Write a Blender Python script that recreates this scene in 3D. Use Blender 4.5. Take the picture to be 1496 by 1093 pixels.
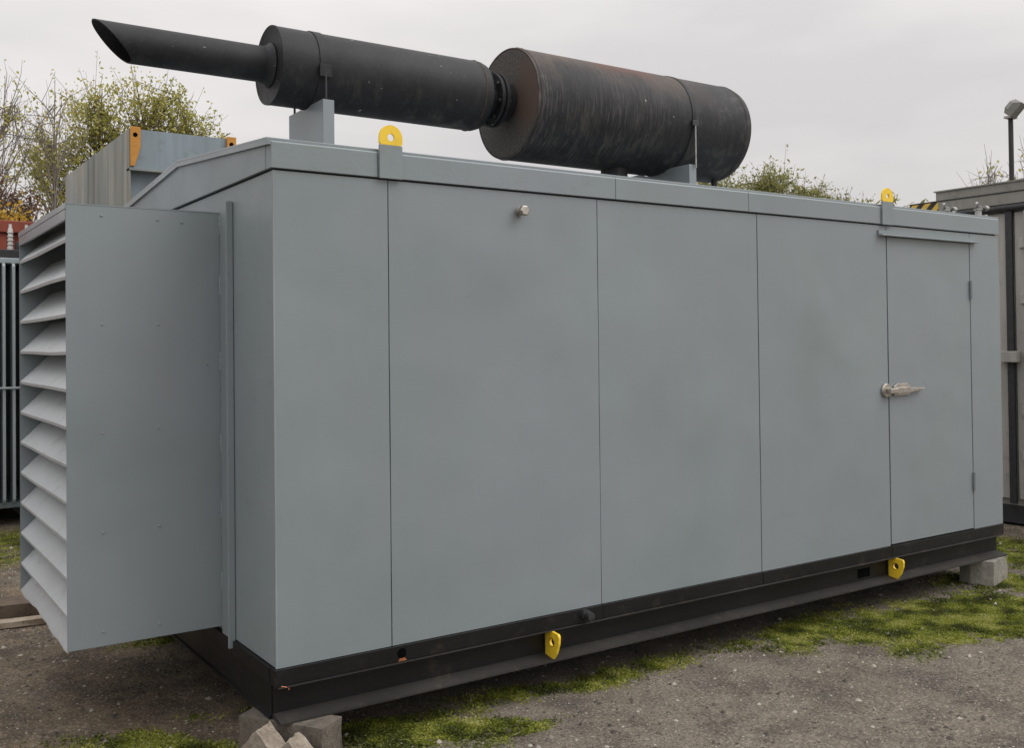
import bpy, bmesh, math, random
import numpy as np
from mathutils import Vector, Matrix
R = math.radians
random.seed(7); rng = np.random.default_rng(11)
for o in list(bpy.data.objects): bpy.data.objects.remove(o)
SC = bpy.context.scene
COL = SC.collection

# ------------------------------------------------------------------ camera
cd = bpy.data.cameras.new('camera'); cam = bpy.data.objects.new('camera', cd); COL.objects.link(cam)
cd.sensor_width = 36.0; cd.lens = 36.0*1453.2/1496.0
cd.shift_y = -67.2/1496.0
cd.clip_start = 0.05; cd.clip_end = 2000
pitch, roll, yaw = 0.0148, -0.0112, 0.595
fw = Vector((math.sin(yaw)*math.cos(pitch), math.cos(yaw)*math.cos(pitch), math.sin(pitch)))
rt = Vector((math.cos(yaw), -math.sin(yaw), 0)); up = rt.cross(fw)
r2 = math.cos(roll)*rt + math.sin(roll)*up; u2 = -math.sin(roll)*rt + math.cos(roll)*up
m = Matrix((r2, u2, -fw)).transposed().to_4x4(); m.translation = Vector((-1.4692, -3.9001, 1.7009))
cam.matrix_world = m
SC.camera = cam
SC.render.resolution_x = 1024; SC.render.resolution_y = 749

# ------------------------------------------------------------------ sky, sun, exposure
W = bpy.data.worlds.new('World'); SC.world = W; W.use_nodes = True
wn = W.node_tree; wn.nodes.clear()
def N(nt, t, **kw):
    n = nt.nodes.new(t)
    for k, v in kw.items(): setattr(n, k, v)
    return n
SUN_EL, SUN_AZ = R(46), R(132)      # azimuth measured from +Y towards +X
out = N(wn, 'ShaderNodeOutputWorld'); bg = N(wn, 'ShaderNodeBackground'); bg.inputs['Strength'].default_value = 0.1
sky = N(wn, 'ShaderNodeTexSky'); sky.sky_type = 'NISHITA'; sky.sun_disc = False
sky.sun_elevation = SUN_EL; sky.sun_rotation = SUN_AZ; sky.dust_density = 4.0
tc = N(wn, 'ShaderNodeTexCoord'); sx = N(wn, 'ShaderNodeSeparateXYZ')
wn.links.new(tc.outputs['Generated'], sx.inputs[0])
mr = N(wn, 'ShaderNodeMapRange'); mr.inputs['From Min'].default_value = 0.0; mr.inputs['From Max'].default_value = 1.0
mr.inputs['To Min'].default_value = 1.0; mr.inputs['To Max'].default_value = 2.5
zz = N(wn, 'ShaderNodeMath', operation='MULTIPLY'); wn.links.new(sx.outputs['Z'], zz.inputs[0]); wn.links.new(sx.outputs['Z'], zz.inputs[1])
wn.links.new(zz.outputs[0], mr.inputs['Value'])
mp = N(wn, 'ShaderNodeMapping'); mp.inputs['Scale'].default_value = (1.0, 1.0, 3.2)
wn.links.new(tc.outputs['Generated'], mp.inputs['Vector'])
cn = N(wn, 'ShaderNodeTexNoise'); cn.inputs['Scale'].default_value = 2.4; cn.inputs['Detail'].default_value = 4.0
wn.links.new(mp.outputs[0], cn.inputs['Vector'])
cr = N(wn, 'ShaderNodeValToRGB')
cr.color_ramp.elements[0].position = 0.36; cr.color_ramp.elements[0].color = (3.75, 3.62, 3.60, 1)
cr.color_ramp.elements[1].position = 0.62; cr.color_ramp.elements[1].color = (4.62, 4.42, 4.34, 1)
wn.links.new(cn.outputs['Fac'], cr.inputs['Fac'])
mul = N(wn, 'ShaderNodeMix', data_type='RGBA', blend_type='MULTIPLY'); mul.inputs['Factor'].default_value = 1.0
wn.links.new(cr.outputs['Color'], mul.inputs[6]); wn.links.new(mr.outputs['Result'], mul.inputs[7])
mx = N(wn, 'ShaderNodeMix', data_type='RGBA'); mx.inputs['Factor'].default_value = 0.05
wn.links.new(mul.outputs[2], mx.inputs[6]); wn.links.new(sky.outputs['Color'], mx.inputs[7])
wn.links.new(mx.outputs[2], bg.inputs['Color']); wn.links.new(bg.outputs[0], out.inputs['Surface'])
sd = bpy.data.lights.new('sun', 'SUN'); sd.energy = 0.75; sd.angle = R(40); sd.color = (1.0, 0.97, 0.93)
so = bpy.data.objects.new('sun', sd); COL.objects.link(so)
sdir = Vector((math.sin(SUN_AZ)*math.cos(SUN_EL), math.cos(SUN_AZ)*math.cos(SUN_EL), math.sin(SUN_EL)))
so.rotation_euler = sdir.to_track_quat('Z', 'Y').to_euler(); so.location = (0, 0, 12)
vs = SC.view_settings; vs.view_transform = 'Standard'; vs.look = 'None'; vs.exposure = 0.78; vs.gamma = 1.0
vs.use_curve_mapping = False

# ------------------------------------------------------------------ materials
MATS = {}
class NB:
    """small helper for node trees"""
    def __init__(s, name):
        s.m = bpy.data.materials.new(name); s.m.use_nodes = True
        s.t = s.m.node_tree; s.t.nodes.clear()
        s.o = N(s.t, 'ShaderNodeOutputMaterial'); s.b = N(s.t, 'ShaderNodeBsdfPrincipled')
        s.t.links.new(s.b.outputs[0], s.o.inputs['Surface'])
        s.c = N(s.t, 'ShaderNodeTexCoord'); MATS[name] = s.m
    def L(s, a, b): s.t.links.new(a, b)
    def noise(s, scale, detail=4, rough=0.55, stretch=None, coord='Object', dist=0.0):
        n = N(s.t, 'ShaderNodeTexNoise'); n.inputs['Scale'].default_value = scale
        n.inputs['Detail'].default_value = detail; n.inputs['Roughness'].default_value = rough
        n.inputs['Distortion'].default_value = dist
        if stretch:
            mpn = N(s.t, 'ShaderNodeMapping'); mpn.inputs['Scale'].default_value = stretch
            s.L(s.c.outputs[coord], mpn.inputs[0]); s.L(mpn.outputs[0], n.inputs['Vector'])
        else: s.L(s.c.outputs[coord], n.inputs['Vector'])
        return n.outputs['Fac']
    def vor(s, scale, feature='F1', stretch=None, out='Distance'):
        n = N(s.t, 'ShaderNodeTexVoronoi', feature=feature); n.inputs['Scale'].default_value = scale
        s.L(s.c.outputs['Object'], n.inputs['Vector']); return n.outputs[out]
    def ramp(s, f, pts):
        r = N(s.t, 'ShaderNodeValToRGB'); e = r.color_ramp.elements
        while len(e) < len(pts): e.new(0.5)
        for q, (p, c) in zip(e, pts):
            q.position = p; q.color = (c, c, c, 1) if not isinstance(c, tuple) else (*c, 1)
        s.L(f, r.inputs[0]); return r.outputs[0]
    def mix(s, f, a, b, mode='MIX'):
        n = N(s.t, 'ShaderNodeMix', data_type='RGBA', blend_type=mode)
        for k, v in ((0, f), (6, a), (7, b)):
            if isinstance(v, (int, float)): n.inputs[k].default_value = v if k == 0 else (v, v, v, 1)
            elif isinstance(v, tuple): n.inputs[k].default_value = (*v, 1)
            else: s.L(v, n.inputs[k])
        return n.outputs[2]
    def math(s, op, a, b=0.0):
        n = N(s.t, 'ShaderNodeMath', operation=op)
        for k, v in ((0, a), (1, b)):
            if isinstance(v, (int, float)): n.inputs[k].default_value = v
            else: s.L(v, n.inputs[k])
        return n.outputs[0]
    def xyz(s, coord='Object'):
        n = N(s.t, 'ShaderNodeSeparateXYZ'); s.L(s.c.outputs[coord], n.inputs[0]); return n.outputs
    def attr(s, name):
        n = N(s.t, 'ShaderNodeAttribute', attribute_name=name); return n
    def set(s, color=None, rough=0.5, metal=0.0, spec=0.5):
        for k, v in (('Base Color', color), ('Roughness', rough), ('Metallic', metal), ('Specular IOR Level', spec)):
            if v is None: continue
            if isinstance(v, (int, float)): s.b.inputs[k].default_value = v
            elif isinstance(v, tuple): s.b.inputs[k].default_value = (*v, 1)
            else: s.L(v, s.b.inputs[k])
    def bump(s, h, strength=0.3, dist=0.01, prev=None):
        n = N(s.t, 'ShaderNodeBump'); n.inputs['Strength'].default_value = strength; n.inputs['Distance'].default_value = dist
        s.L(h, n.inputs['Height'])
        if prev is not None: s.L(prev, n.inputs['Normal'])
        s.L(n.outputs[0], s.b.inputs['Normal']); return n.outputs[0]

def paint(name, col, var=0.06, rough=0.42, peel=0.10, streak=0.05, dirt=None, dirt_amt=0.0, hue=None, spec=0.5):
    b = NB(name)
    n1 = b.noise(1.3, 4); n2 = b.noise(2.2, 3, stretch=(7, 7, 0.5))
    lo = tuple(c*(1-var) for c in col); hi = tuple(c*(1+var) for c in col)
    c = b.mix(b.ramp(n1, [(0.3, 0.0), (0.7, 1.0)]), lo, hi)
    if hue: c = b.mix(b.ramp(b.noise(1.1, 3, 0.6), [(0.42, 0.0), (0.60, 0.8)]), c, hue)
    c = b.mix(b.ramp(n2, [(0.35, streak), (0.65, 0.0)]), c, tuple(x*0.6 for x in col))
    if dirt:
        n3 = b.noise(9, 6, 0.7)
        c = b.mix(b.ramp(n3, [(0.56, 0.0), (0.74, dirt_amt)]), c, dirt)
    sp = b.noise(420, 2)
    c = b.mix(b.ramp(sp, [(0.70, 0.0), (0.76, 0.22)]), c, tuple(x*1.5 for x in col))
    rr = b.ramp(b.noise(3.1, 3), [(0.3, rough-0.06), (0.7, rough+0.08)])
    b.set(c, rr, 0.0, spec)
    nb = b.bump(b.noise(55, 3), peel, 0.004)
    b.bump(b.noise(1.6, 2), 0.14, 0.06, nb)
    return b.m
GREY = (0.236, 0.278, 0.290)
paint('grey_paint', GREY, var=0.07, rough=0.33, streak=0.03, hue=(0.246, 0.274, 0.298))
paint('skylit_grey_paint', (0.45, 0.485, 0.50), var=0.06, rough=0.4, dirt=(0.20, 0.195, 0.175), dirt_amt=0.55, streak=0.12)  # body grey lightened: skylight on the louvre blades put into the colour
paint('grey_paint_rough', tuple(c*0.97 for c in GREY), peel=0.2, rough=0.46, dirt=(0.10, 0.105, 0.10), dirt_amt=0.18, hue=(0.245, 0.28, 0.31))
paint('black_paint', (0.0085, 0.0087, 0.0095), var=0.25, rough=0.40, peel=0.35, dirt=(0.05, 0.04, 0.032), dirt_amt=0.5, spec=0.35)
paint('dusty_black', (0.036, 0.034, 0.032), var=0.35, rough=0.6, peel=0.4, dirt=(0.11, 0.085, 0.06), dirt_amt=0.6, spec=0.3)
paint('edge_highlight', (0.30, 0.34, 0.35), var=0.25, rough=0.5)  # lighter grey: skylight caught by the corner edge put into the colour
paint('yellow_paint', (0.93, 0.64, 0.04), var=0.06, rough=0.42, peel=0.2, dirt=(0.50, 0.30, 0.05), dirt_amt=0.3)
paint('orange_paint', (0.55, 0.25, 0.035), var=0.15, rough=0.6, dirt=(0.16, 0.08, 0.03), dirt_amt=0.7)
def simple(name, col, rough=0.6, metal=0.0, var=0.2, sc=8.0, bump=0.1):
    b = NB(name); n = b.noise(sc, 5)
    b.set(b.mix(b.ramp(n, [(0.3, 0.0), (0.7, 1.0)]), tuple(c*(1-var) for c in col), tuple(min(1, c*(1+var)) for c in col)), rough, metal)
    b.bump(b.noise(sc*7, 3), bump, 0.005); return b.m
simple('seam_dark', (0.02, 0.022, 0.024), 0.8)
simple('steel', (0.36, 0.36, 0.35), 0.42, 0.9, 0.3, 30)
simple('cast_steel', (0.46, 0.43, 0.39), 0.38, 0.8, 0.2, 40)
simple('dark_metal', (0.03, 0.031, 0.034), 0.5, 0.0, 0.25, 20)
simple('core_and_hole_black', (0.003, 0.003, 0.0035), 0.9).node_tree.nodes['Principled BSDF'].inputs['Specular IOR Level'].default_value = 0.05  # near-black for the radiator, also painted where holes are dark inside
simple('rust_bit', (0.28, 0.10, 0.035), 0.85, 0, 0.4, 40)
simple('scorched_weld', (0.05, 0.038, 0.032), 0.8, 0, 0.5, 30)
simple('copper_wire', (0.50, 0.22, 0.12), 0.45, 0.6)
simple('bark', (0.12, 0.10, 0.08), 0.9, 0, 0.35, 14, 0.5)
simple('pale_bark', (0.24, 0.215, 0.19), 0.9, 0, 0.3, 14, 0.5)
simple('lamp_post_paint', (0.028, 0.027, 0.025), 0.6)
simple('lamp_housing', (0.13, 0.13, 0.115), 0.5)
simple('porcelain', (0.62, 0.62, 0.60), 0.3, 0, 0.1)
simple('glass_lens', (0.30, 0.30, 0.27), 0.25)

def weathered_block(name, c0, c1, sc=7):
    b = NB(name)
    n = b.noise(sc, 8, 0.68); v = b.noise(sc*6, 6, 0.7)
    c = b.mix(b.ramp(n, [(0.34, 0.0), (0.66, 1.0)]), c0, c1)
    c = b.mix(b.ramp(v, [(0.52, 0.0), (0.7, 0.6)]), c, tuple(x*0.35 for x in c0))
    c = b.mix(b.ramp(b.noise(sc*1.4, 4), [(0.62, 0.0), (0.75, 0.5)]), c, (0.12, 0.14, 0.05))
    b.set(c, 0.92); nb = b.bump(v, 0.6, 0.012); b.bump(b.noise(sc*22, 4), 0.4, 0.004, nb); return b.m
weathered_block('concrete', (0.19, 0.18, 0.155), (0.34, 0.32, 0.28))
weathered_block('dark_concrete', (0.085, 0.074, 0.062), (0.20, 0.175, 0.140), 9)  # darker concrete for the block at the skid corner
weathered_block('broken_concrete', (0.22, 0.185, 0.145), (0.46, 0.41, 0.34), 9)
weathered_block('old_timber', (0.085, 0.06, 0.042), (0.17, 0.13, 0.095), 5)
weathered_block('pale_timber', (0.30, 0.235, 0.17), (0.48, 0.41, 0.32), 6)

# exhaust silencers: matt heat-proof black, chalky scratches round the drum, rust on the hot side
def silencer_mat(name, rust, ring):
    fl = 0.74 if ring > 0 else 0.70
    b = NB(name)
    n = b.noise(4.5, 6, 0.65)
    c = b.mix(b.ramp(n, [(0.32, 0.0), (0.68, 1.0)]), (0.0075, 0.0082, 0.0105), (0.022, 0.0235, 0.028))
    fine = b.noise(60, 5, 0.7)
    c = b.mix(b.ramp(fine, [(0.55, 0.0), (0.75, 0.35)]), c, (0.075, 0.073, 0.072))
    x, y, z = b.xyz()
    if ring > 0:
        # fine grooves round the drum, mostly on the hot half
        rg = b.noise(5.0, 5, 0.65, stretch=(26, 1.4, 1.4), dist=0.6)
        hot = b.math('MULTIPLY', b.ramp(b.noise(2.2, 3), [(0.36, 0.15), (0.62, 1.0)]), ring)
        hot = b.math('MULTIPLY', hot, b.ramp(b.math('ADD', b.math('MULTIPLY', x, 0.5), 0.5), [(0.10, 1.0), (0.40, 0.55), (0.72, 0.10)]))
        f = b.math('MULTIPLY', b.ramp(rg, [(0.49, 0.0), (0.62, 1.0)]), hot)
        c = b.mix(f, c, (0.135, 0.128, 0.120))
        c = b.mix(b.math('MULTIPLY', b.ramp(b.noise(9, 6, 0.7), [(0.55, 0.0), (0.72, 0.5)]), b.ramp(b.math('ADD', x, 0.5), [(0.55, 0.15), (0.85, 1.0)])), c, (0.12, 0.118, 0.115))
    if rust > 0:
        n2 = b.noise(2.6, 5, 0.6)
        top = b.ramp(b.math('ADD', b.math('MULTIPLY', z, 0.9), b.math('MULTIPLY', n2, 0.55)), [(0.40, 0.0), (0.62, rust)])
        lim = b.ramp(b.math('ADD', b.math('MULTIPLY', x, 0.5), 0.5), [(0.62, 1.0), (0.80, 0.0)])
        c = b.mix(b.math('MULTIPLY', top, lim), c, (0.125, 0.086, 0.064))
        pt = b.ramp(b.math('ADD', b.math('ABSOLUTE', b.math('ADD', x, 0.12)), b.math('MULTIPLY', n2, 0.4)), [(0.36, 0.9), (0.50, 0.0)])
        c = b.mix(b.math('MULTIPLY', b.ramp(z, [(0.20, 0.0), (0.27, 0.8)]), pt), c, (0.115, 0.045, 0.028))
    w = b.noise(26, 4, 0.6)
    c = b.mix(b.ramp(w, [(fl, 0.0), (fl+0.02, 0.85)]), c, (0.42, 0.41, 0.39))
    dr = b.noise(14, 5, 0.6, stretch=(1, 1, 0.25))
    low = b.ramp(b.math('ADD', b.math('MULTIPLY', z, -1.6), 0.2), [(0.2, 0.0), (0.5, 0.5)])
    c = b.mix(b.math('MULTIPLY', b.ramp(dr, [(0.52, 0.0), (0.7, 1.0)]), low), c, (0.10, 0.10, 0.085))
    b.set(c, 0.62, 0.0, 0.4)
    nb = b.bump(fine, 0.35, 0.003)
    if ring > 0: b.bump(rg, 0.5, 0.006, nb)
    return b.m
silencer_mat('silencer_black', 0.0, 0.0)
silencer_mat('silencer_scorched', 0.8, 1.0)
b = NB('silencer_end_rust')
n = b.noise(5, 5, 0.6); x, y, z = b.xyz()
spot = b.math('ADD', b.math('MULTIPLY', y, -2.1), b.math('MULTIPLY', n, 0.6))
c = b.mix(b.ramp(b.noise(70, 5, 0.7), [(0.35, 0.0), (0.7, 1.0)]), (0.035, 0.033, 0.031), (0.11, 0.098, 0.088))
lim = b.ramp(b.math('ADD', b.math('ABSOLUTE', b.math('SUBTRACT', z, 0.03)), b.math('MULTIPLY', n, 0.12)), [(0.18, 1.0), (0.30, 0.0)])
c = b.mix(b.math('MULTIPLY', b.ramp(spot, [(0.46, 0.0), (0.60, 0.75)]), lim), c, (0.088, 0.050, 0.033))
b.set(c, 0.8); b.bump(b.noise(90, 4), 0.4, 0.003)

# streaked blue-grey steel of the tall tank behind
b = NB('streaked_steel')
s1 = b.noise(3.0, 5, 0.65, stretch=(0.75, 0.75, 0.05)); s2 = b.noise(6.0, 5, 0.65, stretch=(0.7, 0.7, 0.04)); s3 = b.noise(2.0, 4)
c = b.mix(b.ramp(s1, [(0.36, 0.0), (0.62, 1.0)]), (0.13, 0.145, 0.125), (0.42, 0.43, 0.385))
c = b.mix(b.ramp(s2, [(0.55, 0.0), (0.68, 0.6)]), c, (0.40, 0.32, 0.22))
c = b.mix(b.ramp(s2, [(0.30, 0.7), (0.42, 0.0)]), c, (0.055, 0.06, 0.045))
c = b.mix(b.ramp(s3, [(0.45, 0.0), (0.65, 0.5)]), c, (0.22, 0.27, 0.30))
b.set(c, 0.7); b.bump(b.noise(40, 4), 0.2, 0.004)
paint('bluegrey_paint', (0.235, 0.29, 0.325), var=0.12, rough=0.5, streak=0.3, dirt=(0.12, 0.12, 0.11), dirt_amt=0.4)
paint('beige_paint', (0.40, 0.39, 0.365), var=0.1, rough=0.6, streak=0.35, dirt=(0.16, 0.14, 0.11), dirt_amt=0.5)
paint('dull_beige', (0.30, 0.295, 0.265), var=0.15, rough=0.7, streak=0.4, dirt=(0.11, 0.10, 0.085), dirt_amt=0.5)
paint('red_paint', (0.27, 0.060, 0.036), var=0.2, rough=0.6, streak=0.3, dirt=(0.12, 0.05, 0.035), dirt_amt=0.5)
paint('fin_paint', (0.13, 0.165, 0.175), var=0.15, rough=0.45, streak=0.2)
paint('fin_light', (0.36, 0.42, 0.44), var=0.1, rough=0.45)
# hazard stripes
b = NB('hazard_stripes'); x, y, z = b.xyz()
w = b.math('FRACT', b.math('MULTIPLY', b.math('ADD', y, z), 7.4))
st = b.math('GREATER_THAN', w, 0.5)
wear = b.ramp(b.noise(22, 5), [(0.56, 0.0), (0.70, 0.5)])
b.set(b.mix(wear, b.mix(st, (0.02, 0.015, 0.012), (0.68, 0.46, 0.08)), (0.20, 0.17, 0.13)), 0.6)

# leaves: colour per leaf
def leafmat(name, cols):
    b = NB(name); a = b.attr('tint')
    b.set(b.ramp(a.outputs['Fac'], [(i/(len(cols)-1), c) for i, c in enumerate(cols)]), 0.6)
    tr = N(b.t, 'ShaderNodeBsdfTranslucent'); ms = N(b.t, 'ShaderNodeMixShader'); ms.inputs[0].default_value = 0.45
    b.L(b.b.inputs['Base Color'].links[0].from_socket, tr.inputs['Color'])
    b.L(b.b.outputs[0], ms.inputs[1]); b.L(tr.outputs[0], ms.inputs[2]); b.L(ms.outputs[0], b.o.inputs['Surface']); return b.m
leafmat('olive_leaves', [(0.17, 0.18, 0.045), (0.32, 0.33, 0.075), (0.45, 0.44, 0.11), (0.60, 0.54, 0.17), (0.52, 0.33, 0.12)])
leafmat('yellow_leaves', [(0.18, 0.15, 0.02), (0.45, 0.30, 0.03), (0.60, 0.40, 0.05), (0.55, 0.42, 0.10)])
leafmat('russet_leaves', [(0.10, 0.05, 0.03), (0.17, 0.07, 0.05), (0.16, 0.11, 0.05)])
leafmat('willow_leaves', [(0.12, 0.13, 0.05), (0.24, 0.25, 0.08), (0.36, 0.36, 0.13), (0.46, 0.43, 0.20)])
leafmat('moss_tufts', [(0.045, 0.055, 0.008), (0.125, 0.155, 0.018), (0.235, 0.275, 0.026), (0.36, 0.385, 0.055), (0.50, 0.49, 0.19)])
leafmat('pebble_tints', [(0.04, 0.035, 0.03), (0.12, 0.105, 0.09), (0.24, 0.215, 0.185), (0.66, 0.62, 0.54)])

# ground: worn tarmac and trodden dirt with moss film
b = NB('yard_ground')
big = b.noise(0.7, 5, 0.6); mid = b.noise(3.5, 6, 0.62); agg = b.noise(75, 4, 0.65); fine = b.noise(230, 3, 0.6)
tar = b.mix(b.ramp(big, [(0.35, 0.0), (0.65, 1.0)]), (0.170, 0.146, 0.116), (0.238, 0.205, 0.165))
dirt = b.mix(b.ramp(mid, [(0.3, 0.0), (0.7, 1.0)]), (0.135, 0.102, 0.066), (0.235, 0.182, 0.122))
at = b.attr('dirt'); c = b.mix(at.outputs['Fac'], tar, dirt)
c = b.mix(b.ramp(mid, [(0.38, 0.6), (0.56, 0.0)]), c, (0.062, 0.053, 0.045))
c = b.mix(b.ramp(b.noise(1.6, 6, 0.65), [(0.52, 0.0), (0.66, 0.45)]), c, (0.23, 0.20, 0.168))
c = b.mix(b.ramp(agg, [(0.36, 0.6), (0.49, 0.0)]), c, (0.045, 0.040, 0.035))
c = b.mix(b.ramp(agg, [(0.56, 0.0), (0.68, 0.8)]), c, (0.42, 0.38, 0.32))
c = b.mix(b.ramp(fine, [(0.60, 0.0), (0.72, 0.55)]), c, (0.34, 0.31, 0.27))
ms = b.attr('moss').outputs['Fac']
mf = b.ramp(b.math('ADD', ms, b.math('MULTIPLY', b.math('SUBTRACT', b.noise(17, 6, 0.75), 0.5), 1.5)), [(0.22, 0.0), (0.80, 0.80)])
mc = b.mix(b.ramp(b.noise(11, 4), [(0.35, 0.0), (0.65, 1.0)]), (0.085, 0.092, 0.020), (0.225, 0.245, 0.026))
mc = b.mix(b.ramp(b.noise(45, 5, 0.7), [(0.52, 0.0), (0.66, 0.8)]), mc, (0.05, 0.045, 0.03))
c = b.mix(mf, c, mc)
b.set(c, 0.92, 0.0, 0.3)
nb = b.bump(agg, 0.9, 0.014); nb = b.bump(fine, 0.5, 0.004, nb); b.bump(b.noise(18, 5), 0.5, 0.03, nb)

# ------------------------------------------------------------------ mesh helpers
ORG = {}
class MB:
    def __init__(s): s.v = []; s.f = []; s.att = []
    def add(s, vs, fs):
        k = len(s.v); s.v += [tuple(p) for p in vs]; s.f += [tuple(i+k for i in q) for q in fs]; return s
    def box(s, x0, x1, y0, y1, z0, z1):
        return s.add([(x0,y0,z0),(x1,y0,z0),(x1,y1,z0),(x0,y1,z0),(x0,y0,z1),(x1,y0,z1),(x1,y1,z1),(x0,y1,z1)],
                     [(0,3,2,1),(4,5,6,7),(0,1,5,4),(1,2,6,5),(2,3,7,6),(3,0,4,7)])
    def prism(s, poly, axis, a, c):
        """poly: 2-D outline in the other two axes (cyclic order), extruded along axis from a to c"""
        def P(q, t): return (t, q[0], q[1]) if axis == 0 else (q[0], t, q[1]) if axis == 1 else (q[0], q[1], t)
        n = len(poly); k = len(s.v)
        s.v += [P(q, a) for q in poly] + [P(q, c) for q in poly]
        s.f += [tuple(k+i for i in range(n))[::-1], tuple(k+n+i for i in range(n))]
        s.f += [(k+i, k+(i+1) % n, k+n+(i+1) % n, k+n+i) for i in range(n)]; return s
    def lathe(s, prof, axis, c, n=32, closed=True):
        """prof: (t along axis, radius); c: the two other coordinates"""
        k = len(s.v)
        for t, r in prof:
            for i in range(n):
                a = 2*math.pi*i/n; u, w = c[0]+r*math.cos(a), c[1]+r*math.sin(a)
                s.v.append((t, u, w) if axis == 0 else (u, t, w) if axis == 1 else (u, w, t))
        for j in range(len(prof)-1):
            for i in range(n):
                q = k+j*n+i; q2 = k+j*n+(i+1) % n; s.f.append((q, q2, q2+n, q+n))
        if closed:
            s.f.append(tuple(k+i for i in range(n))[::-1]); e = k+(len(prof)-1)*n; s.f.append(tuple(e+i for i in range(n)))
        return s
    def tube(s, pts, rad, n=6):
        k = len(s.v); pts = [Vector(p) for p in pts]
        if isinstance(rad, (int, float)): rad = [rad]*len(pts)
        for j, p in enumerate(pts):
            d = (pts[min(j+1, len(pts)-1)]-pts[max(j-1, 0)]).normalized()
            a = d.cross(Vector((0.31, 0.17, 0.93)))
            if a.length < 1e-3: a = d.cross(Vector((1, 0, 0)))
            a.normalize(); c = d.cross(a)
            for i in range(n):
                t = 2*math.pi*i/n; s.v.append(tuple(p+(a*math.cos(t)+c*math.sin(t))*rad[j]))
        for j in range(len(pts)-1):
            for i in range(n):
                q = k+j*n+i; q2 = k+j*n+(i+1) % n; s.f.append((q, q2, q2+n, q+n))
        s.f.append(tuple(k+i for i in range(n))[::-1]); e = k+(len(pts)-1)*n; s.f.append(tuple(e+i for i in range(n)))
        return s
    def build(s, name, mat, parent=None, smooth=None, bevel=0.0, origin=None, seg=2):
        o0 = Vector(ORG[parent.name]) if parent is not None else Vector((0, 0, 0))
        oo = Vector(origin) if origin is not None else o0
        me = bpy.data.meshes.new(name)
        me.from_pydata([(p[0]-oo.x, p[1]-oo.y, p[2]-oo.z) for p in s.v], [], s.f)
        bm = bmesh.new(); bm.from_mesh(me); bmesh.ops.recalc_face_normals(bm, faces=bm.faces); bm.to_mesh(me); bm.free()
        me.materials.append(MATS[mat])
        if smooth is not None:
            me.polygons.foreach_set('use_smooth', [True]*len(me.polygons)); me.set_sharp_from_angle(angle=R(smooth))
        o = bpy.data.objects.new(name, me); COL.objects.link(o)
        if parent is not None: o.parent = parent
        o.location = oo-o0; ORG[o.name] = tuple(oo)
        if bevel:
            bv = o.modifiers.new('bevel', 'BEVEL'); bv.width = bevel; bv.segments = seg; bv.limit_method = 'ANGLE'
        return o
def thing(name, loc, label, cat, group=None):
    o = bpy.data.objects.new(name, None); o.empty_display_size = 0.3; COL.objects.link(o); o.location = loc; ORG[o.name] = tuple(loc)
    return tag(o, label, cat, group)
def tag(o, label, cat, group=None):
    o['label'] = label; o['category'] = cat
    if group: o['group'] = group
    return o
def dup(o, off, parent=None):
    c = o.copy(); COL.objects.link(c); c.parent = parent if parent is not None else o.parent
    c.location = o.location+Vector(off); return c
def vnoise(x, y, sc, seed=0):
    x = np.asarray(x, float)*sc; y = np.asarray(y, float)*sc
    xi = np.floor(x).astype(np.int64); yi = np.floor(y).astype(np.int64); fx = x-xi; fy = y-yi
    fx = fx*fx*(3-2*fx); fy = fy*fy*(3-2*fy)
    def h(a, c):
        q = (a*374761393+c*668265263+seed*974711) & 0x7fffffff; q = ((q ^ (q >> 13))*1274126177) & 0x7fffffff
        return ((q ^ (q >> 16)) & 0xffff)/65535.0
    return (h(xi, yi)*(1-fx)+h(xi+1, yi)*fx)*(1-fy)+(h(xi, yi+1)*(1-fx)+h(xi+1, yi+1)*fx)*fy
def fbm(x, y, sc, seed=0, oc=4):
    return sum(vnoise(x, y, sc*2**i, seed+i)*0.5**i for i in range(oc))/sum(0.5**i for i in range(oc))

# ------------------------------------------------------------------ ground
def axis(lo, hi, step, far):
    a = list(np.arange(lo, hi+1e-6, step)); s = step
    while a[-1] < far: s *= 1.25; a.append(a[-1]+s)
    s = step
    while a[0] > -far: s *= 1.25; a.insert(0, a[0]-s)
    return np.array(a)
# patches of moss: centre, half sizes, turn (degrees), weight
MOSS = [(-0.42,0.52,0.52,0.20,-38,1.0),(0.05,0.72,0.20,0.12,-30,0.7),
        (0.72,-0.10,0.44,0.24,-30,1.05),(1.05,-0.22,0.22,0.12,-20,0.95),(0.48,0.12,0.20,0.14,0,0.9),
        (1.30,0.10,0.36,0.14,-20,0.85),(1.62,0.06,0.26,0.13,-10,0.8),(2.05,0.0,0.24,0.11,0,0.75),
        (2.6,0.05,0.5,0.13,0,0.55),(3.2,0.0,0.4,0.22,0,0.8),(3.75,-0.15,0.55,0.38,0,1.0),(4.3,-0.30,0.60,0.45,0,1.05),
        (4.0,-0.62,0.55,0.30,-25,0.85),(5.1,0.0,0.5,0.4,0,0.75),(3.5,-0.55,0.30,0.18,0,0.6),
        (1.0,0.05,0.9,0.10,-8,0.35),(2.3,-0.05,0.9,0.12,0,0.42),(3.0,-0.12,0.5,0.16,-10,0.7),(4.7,-0.55,0.7,0.35,-20,0.65),(5.4,-0.75,0.8,0.35,-10,0.5),
        (6.1,0.40,0.75,0.42,15,1.1),(5.6,-0.30,0.5,0.30,0,0.7),(0.02,2.02,0.26,0.12,-10,0.55),
        (-0.3,5.6,0.9,0.9,0,0.85),(-0.45,3.1,0.35,0.10,0,0.5),(7.0,-1.4,1.3,0.5,0,0.6),(-1.6,4.6,0.8,0.6,0,0.6)]
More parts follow.
